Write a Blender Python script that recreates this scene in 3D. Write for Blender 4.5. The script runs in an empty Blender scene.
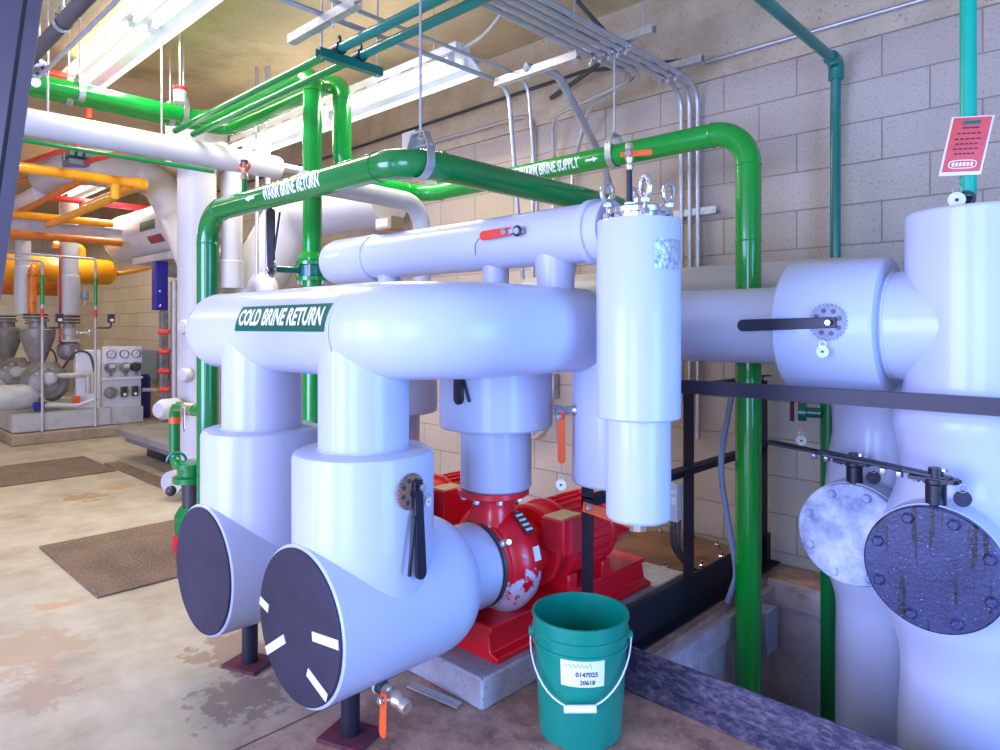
import bpy, bmesh, math, random
from mathutils import Vector, Matrix
random.seed(7)
PI = math.pi
SC = bpy.context.scene
COL = SC.collection
V = Vector

# ------------------------------------------------------------------ camera, world, light, exposure
cam_d = bpy.data.cameras.new('camera')
cam = bpy.data.objects.new('camera', cam_d)
COL.objects.link(cam)
cam.location = (0, 0, 1.27)
cam.rotation_euler = (PI / 2, 0, math.radians(43.56))
cam_d.sensor_width = 36
cam_d.lens = 24.516
cam_d.shift_y = -0.048
cam_d.clip_start = 0.02
SC.camera = cam

w = bpy.data.worlds.new('world')
SC.world = w
w.use_nodes = True
bg = w.node_tree.nodes['Background']
bg.inputs[0].default_value = (0.50, 0.66, 1.0, 1)
bg.inputs[1].default_value = 2.5

def area(name, loc, rot, sx, sy, power, col):
    l = bpy.data.lights.new(name, 'AREA')
    l.shape = 'RECTANGLE'
    l.size, l.size_y = sx, sy
    l.energy = power
    l.color = col
    o = bpy.data.objects.new(name, l)
    COL.objects.link(o)
    o.location = loc
    o.rotation_euler = rot
    return o
# daylight coming in through the open roll-up doorway behind the camera, plus two added openings for fill
area('doorway_daylight', (0.45, -2.60, 1.30), (math.radians(90), 0, 0), 1.6, 2.4, 165, (0.40, 0.53, 1.0))
area('added_wide_fill', (-2.6, -2.60, 1.30), (math.radians(90), 0, 0), 2.6, 2.4, 440, (0.42, 0.47, 1.0))  # second opening added behind the camera to fill the left-hand faces
area('added_side_blue_fill', (1.97, 1.35, 1.10), (math.radians(90), 0, math.radians(90)), 1.3, 2.1, 150, (0.12, 0.36, 1.0))  # side opening added and placed to turn the pit risers blue

vs = SC.view_settings
vs.view_transform = 'Standard'
vs.look = 'None'
vs.gamma = 1
vs.use_curve_mapping = False
vs.exposure = -0.32
SC.cycles.use_denoising = True
SC.cycles.max_bounces = 8

# ------------------------------------------------------------------ materials
MATS = {}
def new_mat(name):
    m = bpy.data.materials.new(name)
    m.use_nodes = True
    nt = m.node_tree
    b = nt.nodes['Principled BSDF']
    return m, nt, b
def c4(c):
    return (c[0], c[1], c[2], 1)
def lin(*rgb):     # sRGB 0-255 -> linear
    o = []
    for x in rgb:
        x /= 255
        o.append(x / 12.92 if x <= 0.04045 else ((x + 0.055) / 1.055) ** 2.4)
    return tuple(o)
def N(nt, t, **kw):
    n = nt.nodes.new(t)
    for k, v in kw.items():
        setattr(n, k, v)
    return n
def noise(nt, vec, scale, detail=4, rough=0.6):
    n = N(nt, 'ShaderNodeTexNoise')
    n.inputs['Scale'].default_value = scale
    n.inputs['Detail'].default_value = detail
    n.inputs['Roughness'].default_value = rough
    nt.links.new(vec, n.inputs['Vector'])
    return n.outputs['Fac']
def ramp(nt, fac, a, b, ca=(0, 0, 0), cb=(1, 1, 1)):
    r = N(nt, 'ShaderNodeValToRGB')
    r.color_ramp.elements[0].position = a
    r.color_ramp.elements[1].position = b
    r.color_ramp.elements[0].color = c4(ca)
    r.color_ramp.elements[1].color = c4(cb)
    nt.links.new(fac, r.inputs[0])
    return r.outputs[0]
def mix(nt, fac, a, b, mode='MIX'):
    m = N(nt, 'ShaderNodeMix', data_type='RGBA', blend_type=mode)
    for s, v in ((m.inputs[0], fac), (m.inputs[6], a), (m.inputs[7], b)):
        if isinstance(v, (int, float)):
            s.default_value = v
        elif isinstance(v, tuple):
            s.default_value = c4(v)
        else:
            nt.links.new(v, s)
    return m.outputs[2]
def math_n(nt, op, a, b=None):
    m = N(nt, 'ShaderNodeMath', operation=op)
    for i, v in enumerate((a, b)):
        if v is None:
            continue
        if isinstance(v, (int, float)):
            m.inputs[i].default_value = v
        else:
            nt.links.new(v, m.inputs[i])
    return m.outputs[0]
def bump(nt, b, h, strength, dist=0.01):
    n = N(nt, 'ShaderNodeBump')
    n.inputs['Strength'].default_value = strength
    n.inputs['Distance'].default_value = dist
    nt.links.new(h, n.inputs['Height'])
    nt.links.new(n.outputs[0], b.inputs['Normal'])
def pos(nt):
    return N(nt, 'ShaderNodeNewGeometry').outputs['Position']
def mat(name, col, rough=0.4, metal=0.0, col2=None, scale=6, lo=0.45, hi=0.75, bmp=0, bscale=60, coat=0, spec=None):
    m, nt, b = new_mat(name)
    b.inputs['Roughness'].default_value = rough
    b.inputs['Metallic'].default_value = metal
    if coat:
        b.inputs['Coat Weight'].default_value = coat
        b.inputs['Coat Roughness'].default_value = 0.06
    if spec is not None:
        b.inputs['Specular IOR Level'].default_value = spec
    p = N(nt, 'ShaderNodeTexCoord').outputs['Object']
    if col2 is None:
        col2 = tuple(x * 0.88 for x in col)
    f = ramp(nt, noise(nt, p, scale), lo, hi)
    nt.links.new(mix(nt, f, col, col2), b.inputs['Base Color'])
    if bmp:
        bump(nt, b, noise(nt, p, bscale), bmp)
    MATS[name] = m
    return m

JACK = mat('daylight_tinted_jacket', (0.53, 0.57, 0.73), 0.32, col2=(0.50, 0.54, 0.70), scale=1.5, coat=0.22, bmp=0.03, bscale=5, spec=0.25)  # white jackets with the blue of the daylight put into their base colour
JACKD = mat('matte_white_jacket', (0.51, 0.50, 0.49), 0.42, col2=(0.46, 0.45, 0.43), scale=3)
SEAM = mat('jacket_seam', (0.62, 0.62, 0.68), 0.5)
GREEN = mat('green_gloss', lin(0, 128, 58), 0.2, col2=lin(0, 118, 54), scale=3, coat=0.6)
GREENB = mat('bright_green', lin(0, 150, 48), 0.22, col2=lin(0, 140, 44), coat=0.5)
TEAL = mat('teal_paint', lin(0, 112, 96), 0.3, col2=lin(0, 98, 84), coat=0.3)
TEALB = mat('bright_teal', lin(0, 175, 140), 0.35, col2=lin(0, 160, 128), scale=9)
GREENP = mat('pit_green', lin(0, 120, 52), 0.35, col2=lin(0, 100, 70), scale=4)
RED = mat('red_paint', lin(238, 26, 44), 0.28, col2=lin(216, 16, 34), scale=5, coat=0.4)
DRED = mat('dull_red', lin(206, 36, 52), 0.45, col2=lin(150, 24, 34))
BLACK = mat('black_rubber', lin(44, 40, 62), 0.6, col2=lin(30, 28, 46), scale=9, bmp=0.1)
BLKMET = mat('black_steel', lin(28, 28, 46), 0.4, col2=lin(20, 20, 32), scale=20)
NAVY = mat('navy_steel', lin(42, 34, 50), 0.5, col2=lin(32, 26, 38), scale=4)
LAVEN = mat('pale_steel_edge', lin(124, 112, 126), 0.5, col2=lin(108, 98, 112), scale=5)
GALV = mat('galvanised', (0.60, 0.62, 0.64), 0.34, 0.85, col2=(0.45, 0.46, 0.48), scale=25)
CHROME = mat('bright_bolt', (0.75, 0.76, 0.80), 0.22, 0.9, col2=(0.55, 0.56, 0.62), scale=30)
EMT = mat('conduit_grey', (0.56, 0.56, 0.57), 0.4, 0.7, col2=(0.46, 0.46, 0.47), scale=14)
ORANGE = mat('orange_grip', lin(240, 98, 40), 0.4, col2=lin(226, 84, 40))
REDGRIP = mat('red_grip', lin(226, 66, 46), 0.4, col2=lin(206, 50, 40))
YELLOW = mat('yellow_orange_pipe', lin(244, 166, 26), 0.3, col2=lin(232, 146, 16), coat=0.3)
RUSTOR = mat('dull_orange_pipe', lin(216, 122, 34), 0.4, col2=lin(180, 92, 30), scale=8)
GREYM = mat('grey_machine', (0.27, 0.26, 0.24), 0.45, 0.2, col2=(0.13, 0.12, 0.115), scale=10, bmp=0.15, bscale=20)
GREYL = mat('light_grey_machine', (0.55, 0.55, 0.53), 0.45, 0.1, col2=(0.42, 0.42, 0.40), scale=8)
PANELG = mat('panel_grey', (0.62, 0.62, 0.60), 0.4, col2=(0.55, 0.55, 0.54))
DKGREY = mat('dark_grey', (0.05, 0.05, 0.055), 0.4)
BLUE = mat('blue_paint', lin(44, 44, 150), 0.35, col2=lin(34, 34, 124))
VIOLET = mat('violet_paint', lin(96, 70, 190), 0.35, col2=lin(80, 58, 170))
WHITE = mat('white_paint', (0.86, 0.86, 0.86), 0.35)
LETTER = mat('white_letter', (0.88, 0.90, 0.90), 0.5)
LABELG = mat('label_green', lin(0, 98, 76), 0.35, col2=lin(0, 90, 70))
INK = mat('ink', (0.03, 0.03, 0.06), 0.5)
PAPER = mat('paper', (0.80, 0.84, 0.82), 0.6)
BRASS = mat('brass', (0.66, 0.52, 0.36), 0.35, 0.8, col2=(0.55, 0.50, 0.45), scale=30)
RUSTM = mat('rusty_plate', lin(120, 92, 80), 0.7, 0.2, col2=lin(70, 60, 70), scale=30, bmp=0.3)
RUSTP = mat('rusty_notch_plate', lin(158, 116, 92), .7, .2, col2=lin(96, 80, 84), scale=30, bmp=.3)
RUSTRED = mat('rusted_base', lin(104, 40, 52), 0.8, col2=lin(60, 30, 40), scale=25)
BUCKET = mat('bucket_green', lin(0, 138, 112), 0.3, col2=lin(4, 124, 104), scale=5, bmp=0.05, coat=0.2)
HOSE = mat('grey_hose', lin(140, 150, 186), 0.5)
TAPE = mat('white_tape', (0.78, 0.78, 0.86), 0.6)
CARD = mat('cardboard', lin(196, 150, 96), 0.7)
PLACARD = mat('red_placard', lin(222, 72, 58), 0.3, col2=lin(196, 60, 52), scale=20)
FOIL = mat('crumpled_foil', (0.62, 0.66, 0.74), 0.3, 0.6, col2=(0.15, 0.17, 0.22), scale=40, bmp=0.6, bscale=60)
LEDGE = mat('platform_slab', (0.26, 0.24, 0.22), 0.6, col2=(0.17, 0.16, 0.16), scale=5, bmp=0.1)
BLUEBOX = mat('blue_grey_box', lin(120, 138, 160), 0.45)
GREYDK = mat('fixture_grey', (0.07, 0.06, 0.06), 0.6)

def frost(name, ca, cb, drip):
    m, nt, b = new_mat(name)
    p = pos(nt)
    f = ramp(nt, noise(nt, p, 9, 6), 0.38, 0.66)
    mp = N(nt, 'ShaderNodeMapping')
    mp.inputs['Scale'].default_value = (22, 22, 2.2)
    nt.links.new(p, mp.inputs[0])
    d = ramp(nt, noise(nt, mp.outputs[0], 1.6, 3), 0.56, 0.62)
    sp = ramp(nt, noise(nt, p, 160, 2), 0.68, 0.74)
    c = mix(nt, f, ca, cb)
    c = mix(nt, math_n(nt, 'MULTIPLY', d, drip), c, lin(8, 8, 16))
    c = mix(nt, math_n(nt, 'MULTIPLY', sp, 0.7), c, (0.6, 0.66, 0.8))
    nt.links.new(c, b.inputs['Base Color'])
    b.inputs['Roughness'].default_value = 0.35
    bump(nt, b, noise(nt, p, 90), 0.16)
    return m
WETBLK = frost('wet_black_cover', lin(38, 44, 78), lin(54, 60, 100), 1.0)
FROST = frost('frosted_cover', lin(120, 135, 178), lin(222, 232, 246), 0.12)

def chipped(name, ca, cb, sc, lo, hi):
    m, nt, b = new_mat(name)
    p = pos(nt)
    mp = N(nt, 'ShaderNodeMapping')
    mp.inputs['Rotation'].default_value = (0, 0.9, 0)
    mp.inputs['Scale'].default_value = (1, 1, 2.6)
    nt.links.new(p, mp.inputs[0])
    f = ramp(nt, noise(nt, mp.outputs[0], sc, 7, 0.7), lo, hi)
    nt.links.new(mix(nt, f, ca, cb), b.inputs['Base Color'])
    b.inputs['Roughness'].default_value = 0.55
    bump(nt, b, noise(nt, p, 120), 0.3)
    return m
CHIP = chipped('chipped_curb_paint', lin(48, 48, 74), lin(116, 100, 112), 34, 0.44, 0.66)
CHIPB = chipped('speckled_black_steel', lin(18, 16, 30), lin(92, 88, 130), 60, 0.62, 0.72)
def splash():
    m, nt, b = new_mat('splashed_red')
    p = pos(nt)
    sx = N(nt, 'ShaderNodeSeparateXYZ'); nt.links.new(p, sx.inputs[0])
    low = math_n(nt, 'MULTIPLY', math_n(nt, 'SUBTRACT', .43, sx.outputs[2]), 1.5)
    q = math_n(nt, 'ADD', noise(nt, p, 14, 7, .7), low)
    c = mix(nt, ramp(nt, q, .60, .66), lin(216, 16, 36), lin(206, 198, 222))
    nt.links.new(c, b.inputs['Base Color'])
    b.inputs['Roughness'].default_value = .3
    return m
SPLASH = splash()

def concrete(name, a, b_, speck, sc=3.0, rough=0.8, dark=None):
    m, nt, b = new_mat(name)
    p = pos(nt)
    c = mix(nt, ramp(nt, noise(nt, p, sc, 8, 0.65), 0.35, 0.7), a, b_)
    if dark:
        c = mix(nt, ramp(nt, noise(nt, p, sc * 0.45, 6, 0.7), 0.56, 0.68), c, dark)
    c = mix(nt, ramp(nt, noise(nt, p, 75, 3), 0.62, 0.70), c, speck)
    nt.links.new(c, b.inputs['Base Color'])
    b.inputs['Roughness'].default_value = rough
    bump(nt, b, noise(nt, p, 40, 6), 0.3)
    return m
CEIL = concrete('ceiling_concrete', lin(204, 184, 144), lin(178, 158, 122), lin(130, 114, 88), 1.6, 0.85, lin(158, 144, 106))
BEAMC = concrete('beam_concrete', lin(200, 182, 152), lin(172, 152, 124), lin(124, 108, 88), 4)
PITC = concrete('pit_concrete', lin(204, 190, 194), lin(158, 138, 144), lin(216, 208, 216), 4, 0.7, lin(128, 100, 100))
PLINTH = concrete('plinth_concrete', lin(184, 178, 184), lin(140, 132, 138), lin(104, 94, 100), 7)
PADC = concrete('pad_concrete', lin(176, 156, 126), lin(140, 122, 98), lin(100, 88, 72), 5)

def block_mat(name, a, b_, mortar):
    m, nt, b = new_mat(name)
    p = pos(nt)
    sx = N(nt, 'ShaderNodeSeparateXYZ'); nt.links.new(p, sx.inputs[0])
    cx = N(nt, 'ShaderNodeCombineXYZ')
    nt.links.new(math_n(nt, 'ADD', sx.outputs[0], math_n(nt, 'ADD', sx.outputs[1], 20.0)), cx.inputs[0])
    nt.links.new(math_n(nt, 'ADD', sx.outputs[2], 0.145), cx.inputs[1])
    br = N(nt, 'ShaderNodeTexBrick')
    nt.links.new(cx.outputs[0], br.inputs['Vector'])
    br.inputs['Scale'].default_value = 1
    br.inputs['Brick Width'].default_value = 0.4064
    br.inputs['Row Height'].default_value = 0.2032
    br.inputs['Mortar Size'].default_value = 0.004
    br.inputs['Mortar Smooth'].default_value = 0.3
    br.inputs['Bias'].default_value = 0
    br.inputs['Color1'].default_value = c4(a)
    br.inputs['Color2'].default_value = c4(b_)
    br.inputs['Mortar'].default_value = c4(mortar)
    sp = ramp(nt, noise(nt, p, 70, 3), 0.54, 0.68)
    c = mix(nt, math_n(nt, 'MULTIPLY', sp, 0.6), br.outputs[0], tuple(x * 0.5 for x in a))
    bl = ramp(nt, noise(nt, p, 2.2, 6), 0.4, 0.75)
    c = mix(nt, math_n(nt, 'MULTIPLY', bl, 0.4), c, tuple(x * 0.75 for x in a))
    nt.links.new(c, b.inputs['Base Color'])
    b.inputs['Roughness'].default_value = 0.85
    h = math_n(nt, 'SUBTRACT', noise(nt, p, 80, 4), math_n(nt, 'MULTIPLY', br.outputs[1], 1.2))
    bump(nt, b, h, 0.6)
    return m
BLOCK = block_mat('block_wall', lin(196, 180, 162), lin(186, 170, 152), lin(146, 132, 118))
BLOCKF = block_mat('painted_block_wall', lin(222, 212, 192), lin(214, 204, 184), lin(168, 156, 136))

def floor_mat():
    m, nt, b = new_mat('painted_floor')
    p = pos(nt)
    s = N(nt, 'ShaderNodeSeparateXYZ'); nt.links.new(p, s.inputs[0])
    x, y = s.outputs[0], s.outputs[1]
    n1 = noise(nt, p, 3.0, 8, 0.65)
    cream = mix(nt, ramp(nt, n1, 0.40, 0.72), lin(190, 180, 156), lin(156, 140, 114))
    # black flecks where the paint has chipped, denser towards the pumps
    fl = ramp(nt, noise(nt, p, 26, 6, 0.75), 0.565, 0.60)
    near = ramp(nt, math_n(nt, 'ADD', math_n(nt, 'MULTIPLY', x, 0.25), math_n(nt, 'MULTIPLY', n1, 0.5)), -0.75, -0.2)
    cream = mix(nt, math_n(nt, 'MULTIPLY', math_n(nt, 'MULTIPLY', fl, near), 0.8), cream, lin(112, 100, 98))
    def blob(cx, cy, r, sc, col, c, thr=0.5):
        dx = math_n(nt, 'SUBTRACT', x, cx); dy = math_n(nt, 'SUBTRACT', y, cy)
        d = math_n(nt, 'SQRT', math_n(nt, 'ADD', math_n(nt, 'MULTIPLY', dx, dx), math_n(nt, 'MULTIPLY', dy, dy)))
        q = math_n(nt, 'SUBTRACT', noise(nt, p, sc, 8, 0.6), math_n(nt, 'MULTIPLY', d, 0.32 / r))
        return mix(nt, math_n(nt, 'MULTIPLY', ramp(nt, q, thr - 0.24, thr - 0.19), 0.8), c, col)
    cream = blob(-3.15, 0.66, 0.26, 7, lin(176, 150, 120), cream)
    cream = blob(-2.75, 0.62, 0.14, 11, lin(168, 144, 122), cream)
    cream = blob(-5.75, 1.55, 0.2, 8, lin(160, 118, 72), cream)
    cream = blob(-5.95, 1.80, 0.16, 8, lin(186, 150, 104), cream)
    cream = blob(-2.62, 1.22, 0.22, 9, lin(142, 112, 92), cream)
    cream = blob(-2.25, 1.10, 0.22, 22, lin(140, 118, 104), cream)
    cream = blob(-3.6, 0.86, 0.10, 12, lin(196, 152, 108), cream)
    # bare wet brown concrete beyond the slab joint
    bare = mix(nt, ramp(nt, noise(nt, p, 9, 8, 0.7), 0.36, 0.66), lin(192, 150, 126), lin(124, 88, 76))
    bare = mix(nt, ramp(nt, noise(nt, p, 45, 4), 0.60, 0.68), bare, lin(172, 152, 158))
    e = math_n(nt, 'ADD', x, math_n(nt, 'MULTIPLY', math_n(nt, 'SUBTRACT', noise(nt, p, 5, 6), 0.5), 0.5))
    f = ramp(nt, math_n(nt, 'ADD', e, 2.15), 0.0, 0.3)
    yy = ramp(nt, math_n(nt, 'ADD', math_n(nt, 'MULTIPLY', y, 0.6), math_n(nt, 'MULTIPLY', n1, 0.5)), 0.55, 0.85)
    c = mix(nt, math_n(nt, 'MULTIPLY', f, yy), cream, bare)
    j = math_n(nt, 'LESS_THAN', math_n(nt, 'ABSOLUTE', math_n(nt, 'ADD', x, 1.985)), 0.005)
    c = mix(nt, math_n(nt, 'MULTIPLY', j, 0.8), c, lin(50, 40, 44))
    nt.links.new(c, b.inputs['Base Color'])
    nt.links.new(ramp(nt, n1, 0.3, 0.8, (0.35,) * 3, (0.65,) * 3), b.inputs['Roughness'])
    bump(nt, b, noise(nt, p, 30, 6), 0.15)
    return m
FLOORM = floor_mat()

def mat_mat():
    m, nt, b = new_mat('ribbed_mat')
    p = pos(nt)
    c = mix(nt, ramp(nt, noise(nt, p, 4, 6), 0.4, 0.7), lin(126, 100, 78), lin(96, 76, 60))
    c = mix(nt, ramp(nt, noise(nt, p, 70, 3), 0.6, 0.7), c, lin(186, 160, 130))
    nt.links.new(c, b.inputs['Base Color'])
    b.inputs['Roughness'].default_value = 0.5
    bump(nt, b, noise(nt, p, 55, 3), 0.9, 0.02)
    return m
MATM = mat_mat()

def glow(name, col, strength):
    m, nt, b = new_mat(name)
    b.inputs['Base Color'].default_value = c4(col)
    b.inputs['Emission Color'].default_value = c4(col)
    b.inputs['Emission Strength'].default_value = strength
    return m
TUBE = glow('fluorescent_tube', (1.0, 0.97, 0.90), 1.5)

# ------------------------------------------------------------------ geometry helpers
def basis(axis):
    z = V(axis).normalized()
    x = V((0, 0, 1)).cross(z)
    if x.length < 1e-4:
        x = V((1, 0, 0))
    x.normalize()
    return x, z.cross(x), z

def fillet(path, r, n=8):
    P = [V(p) for p in path]
    out = [P[0]]
    for i in range(1, len(P) - 1):
        a, b, c = P[i - 1], P[i], P[i + 1]
        d1 = (a - b).normalized(); d2 = (c - b).normalized()
        ang = d1.angle(d2)
        if ang > PI - 0.02:
            out.append(b); continue
        t = r / math.tan(ang / 2)
        t = min(t, (a - b).length * 0.49 if i > 1 else (a - b).length * 0.98, (c - b).length * (0.49 if i < len(P) - 2 else 0.98))
        rr = t * math.tan(ang / 2)
        s, e = b + d1 * t, b + d2 * t
        ctr = b + (d1 + d2).normalized() * (rr / math.sin(ang / 2))
        u = (s - ctr).normalized(); v2 = (e - ctr)
        tot = u.angle(v2)
        wv = (v2 - u * v2.dot(u)).normalized()
        for k in range(n + 1):
            th = tot * k / n
            out.append(ctr + (u * math.cos(th) + wv * math.sin(th)) * rr)
    out.append(P[-1])
    return out

class MB:
    def __init__(s):
        s.v = []; s.f = []
    def add(s, vs, fs):
        o = len(s.v)
        s.v += [V(v) for v in vs]
        s.f += [tuple(i + o for i in f) for f in fs]
        return s
    def box(s, c, size, rz=0, M=None):
        x, y, z = (k / 2 for k in size)
        vs = [V((a * x, b * y, d * z)) for a in (-1, 1) for b in (-1, 1) for d in (-1, 1)]
        R = Matrix.Rotation(rz, 3, 'Z') if M is None else M
        vs = [R @ v + V(c) for v in vs]
        return s.add(vs, [(0, 1, 3, 2), (4, 6, 7, 5), (0, 4, 5, 1), (2, 3, 7, 6), (0, 2, 6, 4), (1, 5, 7, 3)])
    def bar(s, a, b, wd, h, up=(0, 0, 1)):      # rectangular bar from a to b
        a, b = V(a), V(b)
        d = (b - a).normalized()
        x = d.cross(V(up)).normalized(); y = x.cross(d)
        M = Matrix((x, d, y)).transposed()
        return s.box((a + b) / 2, (wd, (b - a).length, h), M=M)
    def lathe(s, prof, o, axis=(0, 0, 1), seg=40):   # prof: (r, h) along axis
        X, Y, Z = basis(axis); o = V(o)
        vs = []; fs = []; rings = []
        for r, h in prof:
            if r < 1e-6:
                rings.append([len(vs)]); vs.append(o + Z * h)
            else:
                rings.append(list(range(len(vs), len(vs) + seg)))
                for k in range(seg):
                    t = 2 * PI * k / seg
                    vs.append(o + X * (r * math.cos(t)) + Y * (r * math.sin(t)) + Z * h)
        for A, B in zip(rings, rings[1:]):
            if len(A) == 1 and len(B) == 1:
                continue
            for k in range(seg):
                n = (k + 1) % seg
                if len(A) == 1:
                    fs.append((A[0], B[n], B[k]))
                elif len(B) == 1:
                    fs.append((A[k], A[n], B[0]))
                else:
                    fs.append((A[k], A[n], B[n], B[k]))
        return s.add(vs, fs)
    def cyl(s, o, axis, r, h, seg=32, bev=0):
        b = bev
        if b:
            return s.lathe([(0, 0), (r - b, 0), (r - b * .3, b * .3), (r, b), (r, h - b), (r - b * .3, h - b * .3), (r - b, h), (0, h)], o, axis, seg)
        return s.lathe([(0, 0), (r, 0), (r, h), (0, h)], o, axis, seg)
    def tube(s, path, r, seg=24, caps=True):
        P = [V(p) for p in path]
        n = len(P)
        T = []
        for i in range(n):
            a = P[max(i - 1, 0)]; b = P[min(i + 1, n - 1)]
            if 0 < i < n - 1:
                t = (P[i] - a).normalized() + (b - P[i]).normalized()
            else:
                t = b - a
            T.append(t.normalized())
        X, Y, _ = basis(T[0])
        vs = []; fs = []
        for i in range(n):
            if i:
                ax = T[i - 1].cross(T[i])
                if ax.length > 1e-7:
                    R = Matrix.Rotation(T[i - 1].angle(T[i]), 3, ax.normalized())
                    X = R @ X; Y = R @ Y
            rr = r[i] if isinstance(r, (list, tuple)) else r
            for k in range(seg):
                t = 2 * PI * k / seg
                vs.append(P[i] + X * (rr * math.cos(t)) + Y * (rr * math.sin(t)))
        for i in range(n - 1):
            for k in range(seg):
                m = (k + 1) % seg
                fs.append((i * seg + k, i * seg + m, (i + 1) * seg + m, (i + 1) * seg + k))
        if caps:
            fs.append(tuple(range(seg - 1, -1, -1)))
            fs.append(tuple(range((n - 1) * seg, n * seg)))
        return s.add(vs, fs)
    def torus(s, c, axis, R, r, seg=32, rs=10, a0=0, a1=2 * PI, sx=1, sy=1):
        X, Y, Z = basis(axis); c = V(c)
        full = abs(a1 - a0) > 2 * PI - 1e-3
        n = seg if full else seg + 1
        vs = []; fs = []
        for i in range(n):
            t = a0 + (a1 - a0) * i / seg
            d = X * math.cos(t) * sx + Y * math.sin(t) * sy
            for k in range(rs):
                q = 2 * PI * k / rs
                vs.append(c + d * R + d.normalized() * (r * math.cos(q)) + Z * (r * math.sin(q)))
        for i in range(seg):
            j = (i + 1) % n
            for k in range(rs):
                m = (k + 1) % rs
                fs.append((i * rs + k, j * rs + k, j * rs + m, i * rs + m))
        return s.add(vs, fs)
    def hexb(s, c, axis, r, h):
        return s.lathe([(0, 0), (r, 0), (r, h * .85), (r * .85, h), (0, h)], c, axis, 6)
    def prism(s, poly, o, X, Y, h):      # polygon in plane X,Y extruded along X x Y
        X, Y = V(X).normalized(), V(Y).normalized(); Z = X.cross(Y); o = V(o); n = len(poly)
        vs = [o + X * a + Y * b for a, b in poly] + [o + X * a + Y * b + Z * h for a, b in poly]
        fs = [tuple(range(n - 1, -1, -1)), tuple(range(n, 2 * n))]
        fs += [(i, (i + 1) % n, n + (i + 1) % n, n + i) for i in range(n)]
        return s.add(vs, fs)
    def ball(s, c, r, seg=20):
        return s.lathe([(r * math.sin(PI * k / 10), -r * math.cos(PI * k / 10)) for k in range(11)], c, (0, 0, 1), seg)
    def build(s, name, m, parent=None, loc=None, bevel=0, ang=32, kind=None):
        me = bpy.data.meshes.new(name)
        org = V((0, 0, 0))
        if parent is not None:
            q = parent
            while q is not None:
                org = org + V(q.location); q = q.parent
        elif loc is not None:
            org = V(loc)
        me.from_pydata([tuple(v - org) for v in s.v], [], s.f)
        bm = bmesh.new(); bm.from_mesh(me)
        bmesh.ops.recalc_face_normals(bm, faces=bm.faces)
        bm.to_mesh(me); bm.free()
        me.materials.append(m)
        for p in me.polygons:
            p.use_smooth = True
        me.set_sharp_from_angle(angle=math.radians(ang))
        o = bpy.data.objects.new(name, me)
        COL.objects.link(o)
        if parent is not None:
            o.parent = parent
        else:
            o.location = org
        if bevel:
            b = o.modifiers.new('bevel', 'BEVEL')
            b.width = bevel; b.segments = 2; b.limit_method = 'ANGLE'; b.angle_limit = math.radians(40)
        if kind:
            o['kind'] = kind
        return o

def thing(name, label, cat, loc, group=None):
    o = bpy.data.objects.new(name, None)
    o.empty_display_size = 0.1
    COL.objects.link(o)
    o.location = loc
    return tag(o, label, cat, group)
def tag(o, label, cat, group=None, kind=None):
    o['label'] = label; o['category'] = cat
    if group:
        o['group'] = group
    if kind:
        o['kind'] = kind
    return o
def dup(root, off, label=None):
    r = root.copy(); COL.objects.link(r)
    r.location = V(root.location) + V(off)
    if label:
        r['label'] = label
    for ch in list(root.children):
        c = ch.copy(); COL.objects.link(c); c.parent = r
        for g in list(ch.children):
            d = g.copy(); COL.objects.link(d); d.parent = c
    return r
def one(name, mb, m, loc, label, cat, group=None, bevel=0, kind=None):
    return tag(mb.build(name, m, None, loc, bevel), label, cat, group, kind)

def text_on(name, body, size, m, parent, fn, squeeze=0.75, cuts=10, bold=0.012, align='CENTER'):
    cu = bpy.data.curves.new(name, 'FONT')
    cu.body = body; cu.size = size; cu.align_x = align; cu.align_y = 'CENTER'
    cu.offset = bold * size
    cu.resolution_u = 3
    o = bpy.data.objects.new(name, cu)
    COL.objects.link(o)
    dg = bpy.context.evaluated_depsgraph_get()
    me = bpy.data.meshes.new_from_object(o.evaluated_get(dg))
    bpy.data.objects.remove(o)
    bm = bmesh.new(); bm.from_mesh(me)
    ys = [v.co.y for v in bm.verts]
    lo, hi = min(ys), max(ys)
    for k in range(1, cuts):
        g = bm.verts[:] + bm.edges[:] + bm.faces[:]
        bmesh.ops.bisect_plane(bm, geom=g, plane_co=(0, lo + (hi - lo) * k / cuts, 0), plane_no=(0, 1, 0))
    org = V((0, 0, 0)); q = parent
    while q is not None:
        org = org + V(q.location); q = q.parent
    for v in bm.verts:
        v.co = V(fn(v.co.x * squeeze, v.co.y)) - org
    bm.to_mesh(me); bm.free()
    me.materials.clear(); me.materials.append(m)
    t = bpy.data.objects.new(name, me)
    COL.objects.link(t)
    t.parent = parent
    return t

def patch(fn, x0, x1, y0, y1, nx, ny):       # curved rectangle through fn(x,y)
    mb = MB()
    vs = [fn(x0 + (x1 - x0) * i / nx, y0 + (y1 - y0) * j / ny) for i in range(nx + 1) for j in range(ny + 1)]
    fs = [(i * (ny + 1) + j, (i + 1) * (ny + 1) + j, (i + 1) * (ny + 1) + j + 1, i * (ny + 1) + j + 1) for i in range(nx) for j in range(ny)]
    return mb.add(vs, fs)

def cyl_x(xc, yc, zc, R, phi0):              # wrap (x, y) on the -Y side of a cylinder along X
    return lambda x, y: (xc + x, yc - R * math.cos(phi0 + y / R), zc + R * math.sin(phi0 + y / R))

def weld(parent, m, p, axis, r):
    return MB().torus(p, axis, r + 0.0005, 0.0035, 28, 6).build('weld_bead', m, parent)

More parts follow.
